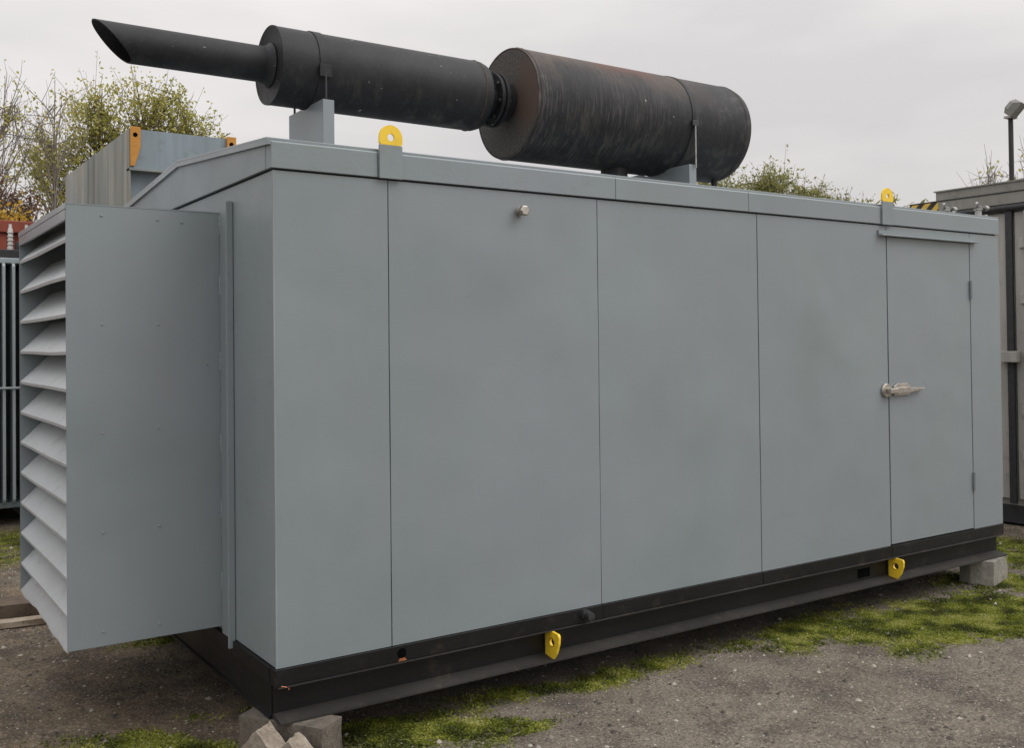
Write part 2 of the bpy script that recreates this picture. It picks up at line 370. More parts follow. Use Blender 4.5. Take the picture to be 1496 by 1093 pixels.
def mossmask(x, y):
    mk = np.zeros_like(x)
    wx = x+(fbm(x, y, 1.8, 5, 5)-0.5)*0.75; wy = y+(fbm(x, y, 1.8, 9, 5)-0.5)*0.55
    for cx, cy, a, c, t, w in MOSS:
        ct, s_ = math.cos(R(t)), math.sin(R(t)); dx, dy = wx-cx, wy-cy
        d = np.sqrt(((dx*ct+dy*s_)/a)**2+((-dx*s_+dy*ct)/c)**2)
        mk = np.maximum(mk, w*np.clip(1.45-d, 0, 1)**1.3)
    return np.clip(mk*np.clip(-0.75+1.8*fbm(x, y, 3.2, 21)+1.35*fbm(x, y, 15, 25, 3), 0, 1.3), 0, 1.1)
def dirtmask(x, y):
    d = np.clip((1.2-x)*0.9+(y-0.6)*0.5, 0, 1)*np.clip((y+0.4)*1.6, 0, 1)
    return np.clip(d+np.clip((x-5.2)*0.8, 0, 0.7), 0, 1)
def height(x, y):
    return (fbm(x, y, 1.2, 31)-0.5)*0.018+(fbm(x, y, 9, 41, 3)-0.5)*0.010
ax_, ay_ = axis(-1.4, 7.6, 0.03, 500), axis(-2.2, 4.6, 0.03, 500)
X, Y = np.meshgrid(ax_, ay_); nx, ny = len(ax_), len(ay_)
near = np.clip(1-np.maximum(np.abs(X-3)-9, np.abs(Y-2)-9)/10, 0, 1)
Mk = mossmask(X, Y)*near
Z = (height(X, Y)+0.010*np.clip(Mk, 0, 1)*fbm(X, Y, 16, 51, 2))*near-0.004
me = bpy.data.meshes.new('ground'); me.vertices.add(nx*ny)
me.vertices.foreach_set('co', np.stack([X, Y, Z], -1).astype(np.float32).ravel())
idx = np.arange(nx*ny).reshape(ny, nx)
q = np.stack([idx[:-1, :-1], idx[:-1, 1:], idx[1:, 1:], idx[1:, :-1]], -1).reshape(-1, 4)
me.loops.add(q.size); me.polygons.add(len(q)); me.loops.foreach_set('vertex_index', q.ravel().astype(np.int32))
me.polygons.foreach_set('loop_start', (np.arange(len(q))*4).astype(np.int32)); me.update(calc_edges=True)
me.polygons.foreach_set('use_smooth', [True]*len(q))
for nm, arr in (('moss', np.clip(Mk, 0, 1)), ('dirt', dirtmask(X, Y))):
    a = me.attributes.new(nm, 'FLOAT', 'POINT'); a.data.foreach_set('value', arr.astype(np.float32).ravel())
me.materials.append(MATS['yard_ground'])
ground = bpy.data.objects.new('ground', me); COL.objects.link(ground); ground['kind'] = 'structure'
ground['label'] = 'worn tarmac and trodden dirt yard with moss'

def raw(name, V, F, tint, mat, parent=None, per=None):
    """V (n,3) F (m,k) arrays, tint per face"""
    me = bpy.data.meshes.new(name); k = F.shape[1]
    me.vertices.add(len(V)); me.vertices.foreach_set('co', V.astype(np.float32).ravel())
    me.loops.add(F.size); me.polygons.add(len(F)); me.loops.foreach_set('vertex_index', F.astype(np.int32).ravel())
    me.polygons.foreach_set('loop_start', (np.arange(len(F))*k).astype(np.int32)); me.update(calc_edges=True)
    a = me.attributes.new('tint', 'FLOAT', 'FACE'); a.data.foreach_set('value', tint.astype(np.float32))
    me.materials.append(MATS[mat]); o = bpy.data.objects.new(name, me); COL.objects.link(o)
    if parent is not None: o.parent = parent; o.location = -Vector(ORG[parent.name])
    return o
# moss tufts: little bent blades and cushions
def make_moss(n):
    xs, ys = [], []
    for cx, cy, a, c, t, w in MOSS:
        k = int(n*min(a*c, 0.35)*w); u = rng.normal(0, 0.55, (k, 2)); ct, s_ = math.cos(R(t)), math.sin(R(t))
        xs.append(cx+u[:, 0]*a*ct-u[:, 1]*c*s_); ys.append(cy+u[:, 0]*a*s_+u[:, 1]*c*ct)
    x = np.concatenate(xs); y = np.concatenate(ys)
    mk = mossmask(x, y); keep = (rng.random(len(x)) < 0.46*np.clip(mk*1.5-0.10, 0, 1)**1.6); x, y, mk = x[keep], y[keep], mk[keep]
    k = len(x); h = rng.uniform(0.0015, 0.0062, k)*(0.4+0.8*mk); w = rng.uniform(0.002, 0.0065, k); th = rng.uniform(0, 6.28, k)
    z = height(x, y)+0.002; lean = rng.normal(0, 0.010, (k, 2))
    dx, dy = np.cos(th)*w, np.sin(th)*w
    V = np.stack([np.stack([x-dx, y-dy, z-0.006], -1), np.stack([x+dx, y+dy, z-0.006], -1),
                  np.stack([x+dx*0.5+lean[:, 0], y+dy*0.5+lean[:, 1], z+h], -1), np.stack([x-dx*0.8+lean[:, 0], y-dy*0.8+lean[:, 1], z+h*0.85], -1)], 1).reshape(-1, 3)
    F = np.arange(4*k).reshape(-1, 4)
    tint = np.clip(0.44+1.7*(fbm(x, y, 8, 61, 4)-0.5)+rng.normal(0, 0.20, k), 0, 1)
    return raw('moss', V, F, tint, 'moss_tufts')
mo = make_moss(260000); mo['kind'] = 'stuff'; tag(mo, 'bright green moss growing along the drip line of the canopy', 'moss')
# loose grit
def make_grit(n):
    x = rng.uniform(-1.3, 7.4, n); y = rng.uniform(-2.2, 3.8, n); e_ = n//8; x[:e_] = rng.uniform(-1.2, 0.3, e_); y[:e_] = rng.uniform(2.2, 6.5, e_)
    u = rng.random(n); keep = (rng.random(n) < 0.35+0.65*np.clip(fbm(x, y, 1.5, 71)*2-0.6, 0, 1)); x, y, u = x[keep], y[keep], u[keep]; k = len(x)
    s = 0.0024+0.013*u**9+0.004*rng.random(k)
    base = np.array([(1,0,0),(0.3,0.95,0.0),(-0.85,0.5,0),(-0.7,-0.7,0),(0.4,-0.9,0),(0.1,0.05,0.75)], float)
    V = base[None]*s[:, None, None]*rng.uniform(0.6, 1.3, (k, 6, 1)); a = rng.uniform(0, 6.28, k); ca, sa = np.cos(a)[:, None], np.sin(a)[:, None]
    V = np.stack([V[..., 0]*ca-V[..., 1]*sa, V[..., 0]*sa+V[..., 1]*ca, V[..., 2]], -1)
    V += np.stack([x, y, height(x, y)-0.003+0.007*np.clip(mossmask(x, y)-0.2, 0, 1)], -1)[:, None]
    T = np.array([(0,1,5),(1,2,5),(2,3,5),(3,4,5),(4,0,5)]); F = (np.arange(k)[:, None, None]*6+T[None]).reshape(-1, 3)
    tint = np.repeat(np.clip(0.12+0.88*rng.beta(1.9, 2.0, k)+0.5*(rng.random(k) > 0.86), 0, 1), 5)
    return raw('grit', V.reshape(-1, 3), F, tint, 'pebble_tints')
gr = make_grit(46000); gr['kind'] = 'stuff'; tag(gr, 'loose grit and small stones scattered over the yard', 'grit')

# ------------------------------------------------------------------ the generator set
L, WID = 5.337, 2.60
ZB, ZBAND, ZF, ZE, ZR = 0.3865, 0.3144, 2.4267, 2.540, 2.648
SEAMS = [0.0, 0.522, 1.695, 2.863, 4.052, 4.982, L]
gen = thing('generator_set', (L/2, WID/2, 0.17), 'long grey steel generator canopy on a black skid with black silencers along its roof', 'generator')
# inner carcass behind the sheets
MB().box(0.008, L-0.008, 0.016, WID-0.016, ZBAND+0.01, ZE-0.004).build('inner_frame', 'seam_dark', gen)
def sheet(name, x0, x1, z0, z1, seed, amp=0.0016, mat='grey_paint', t=0.014, dents=(), yo=0.0):
    """a side sheet facing -Y, lightly oil-canned"""
    nx_ = max(6, int((x1-x0)/0.05)); nz_ = max(4, int((z1-z0)/0.05)); mb = MB()
    xs = np.linspace(x0, x1, nx_+1); zs = np.linspace(z0, z1, nz_+1)
    XX, ZZ = np.meshgrid(xs, zs)
    edge = np.clip(np.minimum(np.minimum(XX-x0, x1-XX), np.minimum(ZZ-z0, z1-ZZ))/0.25, 0, 1)**1.5
    D = (fbm(XX, ZZ, 1.9, seed, 2)-0.5)*2*amp*5.5*edge+((seed*37) % 5-2)*0.0006
    XX = XX+((XX-x0)/(x1-x0)-0.5)*2*(fbm(ZZ*1.0, XX*0+seed, 1.5, seed+9, 3)-0.5)*0.0035*(x1-x0 > 0.4)
    for dx, dz, dr, dd in dents: D += dd*np.exp(-((XX-dx)**2+(ZZ-dz)**2)/dr**2)
    D = np.where(D > 0.003, 0.003+(D-0.003)*0.5, D); D = np.minimum(D, t-0.002)
    for j in range(nz_+1):
        for i in range(nx_+1): mb.v.append((XX[j, i], yo+D[j, i], ZZ[j, i]))
    g = lambda i, j: j*(nx_+1)+i
    for j in range(nz_):
        for i in range(nx_): mb.f.append((g(i, j), g(i+1, j), g(i+1, j+1), g(i, j+1)))
    ring = [g(i, 0) for i in range(nx_+1)]+[g(nx_, j) for j in range(1, nz_+1)]+[g(i, nz_) for i in range(nx_-1, -1, -1)]+[g(0, j) for j in range(nz_-1, 0, -1)]
    k = len(mb.v); mb.v += [(mb.v[r][0], yo+t, mb.v[r][2]) for r in ring]; n = len(ring)
    for i in range(n): mb.f.append((ring[i], k+i, k+(i+1) % n, ring[(i+1) % n]))
    mb.f.append(tuple(k+i for i in range(n)))
    return mb.build(name, mat, gen, smooth=30)
gap = 0.0028
for i in range(6):
    if i == 4: continue
    x0 = SEAMS[i]+(gap if i else 0.0); x1 = SEAMS[i+1]-(gap if i < 5 else 0.0)
    sheet('side_panel', x0, x1, ZB, ZF-0.008, 100+i, dents=[(1.60, 0.47, 0.045, 0.007), (1.05, 1.35, 0.30, 0.004), (1.45, 1.75, 0.22, -0.003)] if i == 1 else [(3.3, 1.2, 0.25, 0.003)] if i == 3 else [(2.2, 1.0, 0.28, 0.003), (2.5, 1.8, 0.2, -0.002)] if i == 2 else ())
# door leaf with its frame piece above
sheet('door_header', SEAMS[4]+gap, SEAMS[5]-gap, 2.362, ZF-0.008, 140, 0.0006)
door = sheet('door', SEAMS[4]+0.011, SEAMS[5]-0.005, 0.394, 2.350, 104, 0.0012)
# dark base band below the sheets
for a, c in ((0.0, SEAMS[2]), (SEAMS[2], SEAMS[3]), (SEAMS[3], SEAMS[4]), (SEAMS[4], L)):
    MB().box(a+(0.002 if a else -0.012), c-0.002, -0.012 if a < 0.1 else -0.008, 0.05, ZBAND, ZB-0.002).build('base_band', 'black_paint', gen, bevel=0.002)
MB().box(-0.016, 0.03, 0.051, WID, ZBAND-0.001, ZB-0.003).build('end_base_band', 'black_paint', gen, bevel=0.003)
# end sheets
MB().lathe([(ZB+0.001, 0.0035), (ZF-0.009, 0.0035)], 2, (-0.0005, -0.0003), 10).build('corner_highlight_bead', 'edge_highlight', gen, smooth=60)  # added bead, its paler colour draws the bright edge of the corner
endp = MB().box(-0.0, 0.006, 0.007, WID, ZB, ZF-0.008).build('end_panel', 'grey_paint_rough', gen, bevel=0.0015)
MB().box(L-0.006, L, 0.007, WID, ZB, ZF-0.008).build('end_panel', 'grey_paint_rough', gen)
MB().box(0.0, L, WID-0.004, WID+0.004, ZB, ZF).build('rear_side_panel', 'grey_paint', gen)
MB().box(L+0.001, L+0.052, 0.02, WID-0.1, 0.56, 2.23).build('end_access_door', 'grey_paint', gen, bevel=0.004)
# fascia along the eaves in four lengths with shadow gap below
fx = [0.0, 0.47, 1.81, 2.785, 3.985, L]
for i in range(5):
    MB().prism([(-0.012, ZF), (0.05, ZF), (0.05, ZE), (-0.003, ZE), (-0.012, ZE-0.007)], 0, fx[i]+(0.0015 if i else -0.012), fx[i+1]-0.0015).build('fascia', 'grey_paint_rough' if i < 2 else 'grey_paint', gen, bevel=0.002)
    MB().box(fx[i]+(0.0015 if i else 0.0), fx[i+1]-0.0015, WID-0.05, WID+0.012, ZF, ZE).build('fascia', 'grey_paint', gen)
# gable ends and roof sheets
for xa, xb in ((-0.014, 0.004), (L-0.004, L+0.014)):
    MB().prism([(0.051, ZF), (WID-0.051, ZF), (WID-0.051, ZE-0.002+0.004), (WID/2, ZR-0.012), (0.051, ZE+0.002)], 0, xa, xb).build('gable_panel', 'grey_paint_rough', gen, bevel=0.002)
for a, c, za, zc in ((0.004, WID/2, ZE, ZR), (WID/2, WID-0.004, ZR, ZE)):
    MB().prism([(a, za+0.001), (c, zc+0.001), (c, zc+0.013), (a, za+0.013)], 0, -0.026, L+0.026).build('roof_sheet', 'grey_paint', gen, bevel=0.002)
# gable edge trim
for a, c, za, zc in ((-0.016, WID/2, ZE, ZR), (WID/2, WID+0.016, ZR, ZE)):
    MB().prism([(a, za-0.02), (c, zc-0.02), (c, zc+0.0005), (a, za+0.0005)], 0, -0.0262, -0.0142).build('verge_trim', 'grey_paint', gen)
# drip rail, hinges, latch
MB().prism([(-0.002, 2.352), (-0.040, 2.352), (-0.040, 2.358), (-0.012, 2.366), (-0.012, 2.388), (-0.002, 2.388)], 0, 3.965, 5.045).build('drip_rail', 'grey_paint', gen)
for z in (2.03, 0.715):
    MB().lathe([(z-0.062, 0.0), (z-0.062, 0.011), (z+0.062, 0.011), (z+0.062, 0.0)], 2, (SEAMS[5]+0.001, -0.009), 12, False).build('hinge', 'grey_paint', door, smooth=40)
MB().lathe([(-0.004, 0.046), (-0.012, 0.046), (-0.020, 0.040)], 1, (4.018, 1.372), 20).build('latch_keeper', 'cast_steel', door, smooth=40)
MB().box(4.008, 4.085, -0.055, -0.0202, 1.352, 1.386).build('latch_bolt', 'cast_steel', door, bevel=0.005)
MB().prism([(4.095, 1.335), (4.26, 1.335), (4.26, 1.402), (4.23, 1.412), (4.13, 1.412), (4.095, 1.395)], 1, -0.014, -0.003).build('latch_plate', 'cast_steel', door, bevel=0.003)
MB().prism([(4.088, 1.347), (4.24, 1.352), (4.39, 1.369), (4.395, 1.379), (4.26, 1.384), (4.24, 1.389), (4.088, 1.388)], 1, -0.034, -0.0142).build('latch_handle', 'cast_steel', door, bevel=0.003)
# lifting eyes on the fascia
def eye(xc, w):
    r = w/2; z0, zc = ZF-0.004, 2.602; pts = []
    hole = [(xc+0.017*math.cos(t), zc-0.004+0.017*math.sin(t)) for t in np.linspace(0, 2*math.pi, 17)[:-1]]
    zs_ = 2.570
    root = MB().box(xc-r, xc+r, -0.024, -0.0125, z0, zs_).build('lifting_eye', 'grey_paint_rough', gen, bevel=0.002)
    # yellow rounded head as a ring of quads round the hole
    n = 32; outer = []
    for i in range(n):
        t = 2*math.pi*i/n; c, s_ = math.cos(t), math.sin(t)
        if s_ >= 0: outer.append((xc+r*c, zc+r*s_))
        else:
            k_ = min(r/abs(c) if abs(c) > 1e-6 else 9e9, (zc-zs_)/abs(s_)); outer.append((xc+k_*c, zc+k_*s_))
    mb = MB()
    for y in (-0.0242, -0.0127):
        for (ox, oz) in outer: mb.v.append((ox, y, oz))
        for i in range(n):
            t = 2*math.pi*i/n; mb.v.append((xc+0.017*math.cos(t), y, zc+0.002+0.017*math.sin(t)))
    for i in range(n):
        j = (i+1) % n
        mb.f += [(i, j, n+j, n+i), (2*n+i, 3*n+i, 3*n+j, 2*n+j), (i, 2*n+i, 2*n+j, j), (n+i, n+j, 3*n+j, 3*n+i)]
    mb.build('eye_head', 'yellow_paint', root, smooth=40)
eye(0.528, 0.112); eye(4.046, 0.112)
# bolt and stub pipe on the sheets, drain hole
MB().lathe([(0.0, 0.024), (-0.012, 0.024)], 1, (1.218, 2.326), 16).lathe([(-0.012, 0.015), (-0.045, 0.015)], 1, (1.218, 2.326), 12).lathe([(-0.030, 0.026), (-0.052, 0.026), (-0.056, 0.02)], 1, (1.218, 2.326), 6).build('plug_bolt', 'cast_steel', gen, smooth=30)
MB().lathe([(-0.012, 0.026), (-0.03, 0.026), (-0.031, 0.021), (-0.065, 0.021), (-0.066, 0.014)], 1, (1.578, 0.355), 14).build('stub_pipe', 'dark_metal', gen, smooth=30)
MB().lathe([(-0.0125, 0.022), (-0.0135, 0.022)], 1, (0.563, 0.351), 20).build('drain_hole', 'core_and_hole_black', gen)  # flat black disc, the shade inside the hole put into its colour
MB().prism([(0.553, 0.330), (0.575, 0.331), (0.588, 0.318), (0.545, 0.3165)], 1, -0.0132, -0.0122).build('rust_stain', 'rust_bit', gen)
# skid: channel beams each side (web plus lips), end channels, and cross members added to shade the underside
ZW = ZBAND-0.004
def channel(yw, s, nm):
    # s=-1: lips point to -Y
    a, c = yw, yw+s*0.085
    y0, y1 = min(a, c), max(a, c)
    o = MB().prism([(yw-s*0.012, 0.196), (yw+s*0.002, 0.196), (yw+s*0.002, ZW-0.014), (c*0.55+yw*0.45, ZW-0.008), (c*0.55+yw*0.45, ZW), (yw-s*0.012, ZW)], 0, 0.0, L-0.02).build(nm, 'black_paint', gen, smooth=35)
    MB().prism([(yw-s*0.012, 0.170), (c, 0.170), (c, 0.178), (yw+s*0.014, 0.190), (yw+s*0.002, 0.1955), (yw-s*0.012, 0.1955)], 0, 0.0, L-0.02).build('bottom_flange', 'dusty_black', o, smooth=25)
    return o
MB().box(-0.002, L-0.004, -0.024, 0.03, ZBAND-0.0035, ZBAND-0.0005).build('top_lip', 'dusty_black', gen)
skid = channel(0.040, -1, 'skid_beam'); channel(WID-0.040, 1, 'skid_beam')
MB().prism([(-0.002, 0.171), (-0.014, 0.171), (-0.014, 0.180), (-0.004, 0.186), (-0.004, ZW-0.001), (0.010, ZW-0.001), (0.010, 0.171)], 1, 0.0525, WID-0.0525).build('end_beam', 'black_paint', gen)
MB().box(L-0.03, L-0.02, 0.0525, WID-0.0525, 0.171, ZW-0.001).build('end_beam', 'black_paint', gen)
for xx in (0.9, 1.8, 2.7, 3.6, 4.5):
    MB().box(xx, xx+0.09, 0.053, WID-0.053, 0.19, ZW-0.002).build('shading_cross_member', 'black_paint', gen)  # unseen, added to block light under the skid
MB().box(0.02, L-0.04, 0.053, WID-0.053, ZW-0.0015, ZW+0.02).build('shading_belly_plate', 'dark_metal', gen)  # unseen plate, added to close the belly and keep the underside dark
MB().box(3.765, 3.885, 0.0365, 0.0378, 0.212, 0.268).build('fork_pocket', 'core_and_hole_black', skid)  # thin black plate on the web, painted shade of the pocket opening
def tow_lug(xc):
    yw = 0.037; mb = MB(); n = 96; hy, hz, hr = -0.022, 0.258, 0.018
    outline = []
    prof = [(0.030, 0.150), (0.016, 0.147), (-0.028, 0.172), (-0.058, 0.212), (-0.076, 0.258), (-0.079, 0.292), (-0.072, 0.305), (0.030, 0.315)]
    # resample outline by angle about the hole
    def rayhit(t):
        d = (math.cos(t), math.sin(t)); best = 9
        for i in range(len(prof)):
            (ax2, az2), (bx2, bz2) = prof[i], prof[(i+1) % len(prof)]
            ex, ez = bx2-ax2, bz2-az2; den = d[0]*ez-d[1]*ex
            if abs(den) < 1e-9: continue
            k_ = ((ax2-hy)*ez-(az2-hz)*ex)/den; u_ = ((ax2-hy)*d[1]-(az2-hz)*d[0])/den
            if k_ > 0 and -1e-6 <= u_ <= 1+1e-6: best = min(best, k_)
        return (hy+best*d[0], hz+best*d[1])
    for x in (xc-0.010, xc+0.003):
        mb.v += [(x, *rayhit(2*math.pi*i/n)) for i in range(n)]
        mb.v += [(x, hy+hr*math.cos(2*math.pi*i/n), hz+hr*math.sin(2*math.pi*i/n)) for i in range(n)]
    for i in range(n):
        j = (i+1) % n
        mb.f += [(i, j, n+j, n+i), (2*n+i, 3*n+i, 3*n+j, 2*n+j), (i, 2*n+i, 2*n+j, j), (n+i, n+j, 3*n+j, 3*n+i)]
    lug = mb.build('towing_lug', 'yellow_paint', skid, smooth=35)
    MB().tube([(xc-0.012, 0.034+0.002*math.sin(k*2.3), 0.20+0.0125*k) for k in range(9)], [0.004+0.0015*math.sin(k*1.7) for k in range(9)], 6).build('weld_bead', 'black_paint', lug, smooth=60)
    MB().lathe([(xc-0.0106, hr+0.0045), (xc-0.0112, hr+0.003), (xc-0.0106, hr+0.0005)], 0, (hy, hz), 20, False).build('worn_ring', 'rust_bit', lug)
tow_lug(1.375); tow_lug(4.075)
MB().tube([(0.012, -0.016, 0.318), (0.03, -0.024, 0.314), (0.045, -0.018, 0.308), (0.038, -0.03, 0.304)], 0.0022, 5).build('wire_end', 'copper_wire', gen)

# louvred air box on the end
XL, Y0, Y1, Z0, Z1 = -0.671, 0.653, 1.97, 0.4144, 2.313
t = 0.004
ls = sheet('louvre_box', XL, -0.012, Z0, Z1, 77, 0.0009, t=0.008, yo=Y0, dents=[(XL, 1.29, 0.05, 0.006), (XL+0.03, 1.22, 0.04, 0.004)])
MB().box(XL, -0.012, Y1-t, Y1, Z0, Z1).build('far_side_sheet', 'grey_paint', ls)
MB().box(XL, -0.012, Y0, Y1, Z1+0.0006, Z1+0.005).build('top_sheet', 'grey_paint', ls)
MB().box(XL-0.004, XL-0.0005, Y0-0.002, Y1, Z1-0.020, Z1+0.005).build('front_cap', 'grey_paint', ls)
MB().box(XL-0.002, XL+0.010, Y0+0.006, Y1-0.006, Z1-0.066, Z1-0.022).build('front_lintel', 'grey_paint', ls)
MB().box(-0.20, -0.18, Y0+0.008, Y1-0.008, Z0+0.01, Z1-0.004).build('radiator', 'core_and_hole_black', ls)
# floor sheet with a knocked-up lip
mb = MB(); nn = 26
for i in range(nn+1):
    y = Y0+0.006+(Y1-Y0-0.012)*i/nn; k = max(0, y-1.22)
    zl = Z0+0.012*math.exp(-((y-1.25)/0.10)**2)+0.018*math.exp(-((y-1.5)/0.15)**2)+0.004*math.sin(y*23)
    mb.v += [(XL+0.002, y, zl), (XL+0.15, y, Z0+0.17), (-0.19, y, Z0+0.17), (XL+0.003, y, zl-0.012)]
for i in range(nn):
    a = i*4; mb.f += [(a, a+4, a+5, a+1), (a+1, a+5, a+6, a+2), (a, a+3, a+7, a+4)]
fl = mb.build('sill_sheet', 'skylit_grey_paint', ls, smooth=50)
MB().box(XL+0.02, -0.012, Y0+0.006, Y1-0.006, Z0+0.002, Z0+0.006).build('floor_sheet', 'grey_paint', ls)
# blades: sloping sheet with a folded lip
pitchz = (Z1-Z0)/11.83
def blade_mesh(seed):
    rnd = random.Random(seed); mb = MB(); nn = 14; bow = rnd.uniform(-0.004, 0.002); k2 = rnd.uniform(-0.002, 0.002)
    for i in range(nn+1):
        u = i/nn; y = Y0+0.007+(Y1-Y0-0.014)*u; w = bow*math.sin(math.pi*u)+k2*math.sin(2*math.pi*u)
        for (x, z) in ((XL+0.004, w-0.014), (XL+0.002, w), (XL+0.075, 0.071+w*0.5), (XL+0.155, 0.150), (XL+0.157, 0.148), (XL+0.077, 0.067+w*0.5), (XL+0.008, w-0.004), (XL+0.008, w-0.014)):
            mb.v.append((x, y, z))
    k = 8
    for i in range(nn):
        for j in range(k):
            a = i*k+j; c = i*k+(j+1) % k; mb.f.append((a, c, c+k, a+k))
    mb.f += [tuple(range(k)), tuple(nn*k+j for j in range(k))]
    return mb
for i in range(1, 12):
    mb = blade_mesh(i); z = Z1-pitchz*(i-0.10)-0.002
    mb.v = [(x, y, zz+z) for x, y, zz in mb.v]; mb.build('louvre_blade', 'skylit_grey_paint', ls, smooth=25)
# screws on the box side
scr = MB().lathe([(Y0+0.001, 0.0060), (Y0-0.0018, 0.0050), (Y0-0.003, 0.002)], 1, (0, 0), 10).build('screw', 'grey_paint', ls, smooth=40, origin=(0, 0, 0))
first = True
for (x, z) in ((-0.527,2.272),(-0.290,2.268),(-0.185,2.262),(-0.527,1.80),(-0.290,1.80),(-0.075,1.62),(-0.527,1.33),(-0.290,1.34),(-0.527,0.90),(-0.290,0.905),(-0.527,0.475),(-0.290,0.47)):
    if first: scr.location = Vector((x, 0, z))-Vector(ORG[gen.name]); first = False; base_scr = scr; sx0, sz0 = x, z
    else: dup(base_scr, (x-sx0, 0, z-sz0), ls)
# mounting angle between box and end panel
MB().prism([(-0.013, 0.512), (-0.003, 0.512), (-0.003, 0.652), (-0.013, 0.652)], 2, 0.352, 2.346).build('mounting_angle', 'grey_paint_rough', ls, bevel=0.0015)
MB().prism([(-0.034, 0.496), (-0.002, 0.496), (-0.002, 0.508), (-0.034, 0.508)], 2, 0.350, 2.352).build('angle_lip', 'grey_paint_rough', ls, bevel=0.003)
for z in (2.26, 1.98, 1.63, 1.25, 0.95, 0.62):
    mbw = MB(); mbw.tube([(-0.0125, 0.650+0.002*math.sin(k*2.1), z+0.014*(k-3)) for k in range(7)], [0.004, 0.006, 0.0045, 0.0065, 0.005, 0.006, 0.003], 6)
    mbw.build('weld_bead', 'grey_paint_rough', ls, smooth=60)
# roof clamps near the far eave
def clamp(xc, h):
    z = 2.5535
    root = MB().lathe([(z, 0.040), (z+0.014, 0.040), (z+0.016, 0.024), (z+h, 0.021), (z+h+0.002, 0.03), (z+h+0.014, 0.03)], 2, (xc, 0.10), 14).build('roof_clamp', 'steel', gen, smooth=35)
    MB().tube([(xc-0.050, 0.08, z+h+0.050), (xc-0.015, 0.095, z+h+0.026), (xc+0.025, 0.10, z+h+0.020)], [0.009, 0.016, 0.014], 8).build('clamp_wing', 'steel', root, smooth=50)
    MB().tube([(xc+0.02, 0.10, z+h+0.022), (xc+0.06, 0.09, z+h+0.012)], [0.010, 0.010], 8).build('clamp_screw', 'dark_metal', root, smooth=50)
    MB().lathe([(xc+0.060, 0.017), (xc+0.062, 0.019), (xc+0.098, 0.019), (xc+0.100, 0.012)], 0, (0.09, z+h+0.020), 10).build('clamp_knuckle', 'steel', root, smooth=35)
    MB().box(xc+0.042, xc+0.080, 0.075, 0.125, z, z+0.026).build('clamp_foot', 'steel', root, bevel=0.004)
clamp(4.87, 0.020); clamp(5.27, 0.055)

# ---- exhaust line on the roof
YM = 0.95; Z1C, R1 = 3.125, 0.200; Z2C, R2 = 3.110, 0.325
roof_z = lambda y: ZE+(ZR-ZE)*y/(WID/2)+0.013
sil1 = MB().lathe([(0.345, R1-0.012), (0.340, R1-0.004), (0.340, R1), (0.352, R1), (0.352, R1-0.002), (1.555, R1-0.002), (1.585, R1-0.012), (1.600, R1-0.035), (1.607, 0.10)], 0, (YM, Z1C), 64).build('front_silencer', 'silencer_black', gen, smooth=35, origin=(0.95, YM, Z1C))
sil1['label'] = 'slim black silencer with a scarfed tail pipe'
# tail pipe, scarf cut
n = 48; mb = MB(); rp = 0.090
for rr in (rp, rp-0.006):
    for (mode) in (0, 1):
        for i in range(n):
            a = 2*math.pi*i/n; cy, cz = YM+rr*math.cos(a), Z1C+rr*math.sin(a)
            xe = -0.418-0.085*math.sin(a) if mode == 0 else 0.341
            mb.v.append((xe, cy, cz))
for i in range(n):
    j = (i+1) % n
    mb.f += [(i, j, n+j, n+i), (2*n+i, 3*n+i, 3*n+j, 2*n+j), (i, 2*n+i, 2*n+j, j)]
mb.build('tail_pipe', 'silencer_black', sil1, smooth=40)
MB().lathe([(0.339, 0.112), (0.330, 0.098), (0.300, 0.0915), (0.30, 0.090)], 0, (YM, Z1C), 48, False).build('pipe_collar', 'silencer_black', sil1, smooth=60)
MB().lathe([(0.12, 0.0), (0.12, 0.0838), (0.121, 0.0838)], 0, (YM, Z1C), 32, False).build('pipe_baffle', 'core_and_hole_black', sil1)
def strap(x0, x1, r, zc, parent):
    MB().lathe([(x0, r), (x0, r+0.004), (x1, r+0.004), (x1, r)], 0, (YM, zc), 64, False).build('strap', 'silencer_black', parent, smooth=40)
strap(0.535, 0.585, R1-0.0015, Z1C, sil1)
MB().box(0.528, 0.592, YM-R1-0.012, YM-R1-0.001, Z1C-0.075, Z1C-0.012).build('strap_end', 'silencer_black', sil1, bevel=0.002)
for sgn in (-1, 1):
    MB().tube([(0.56, YM+sgn*(R1+0.008), Z1C-0.05), (0.56, YM+sgn*(R1+0.008), 2.925)], 0.006, 8).build('strap_rod', 'dark_metal', sil1, smooth=60)
sil2 = MB().lathe([(1.800, R2-0.010), (1.795, R2-0.006), (1.795, R2), (1.81, R2+0.001), (3.49, R2), (3.53, R2-0.010), (3.555, R2-0.05), (3.565, 0.12)], 0, (YM, Z2C), 96).build('rear_silencer', 'silencer_scorched', gen, smooth=35, origin=(2.66, YM, Z2C))
sil2['label'] = 'wide black silencer drum, scorched and rusty at one end'
MB().lathe([(1.7985, R2-0.009), (1.7955, R2-0.012), (1.7955, 0.09)], 0, (YM, Z2C), 64, False).build('end_plate', 'silencer_end_rust', sil2, smooth=30, origin=(1.7955, YM, Z2C))
strap(2.985, 3.015, R2, Z2C, sil2)
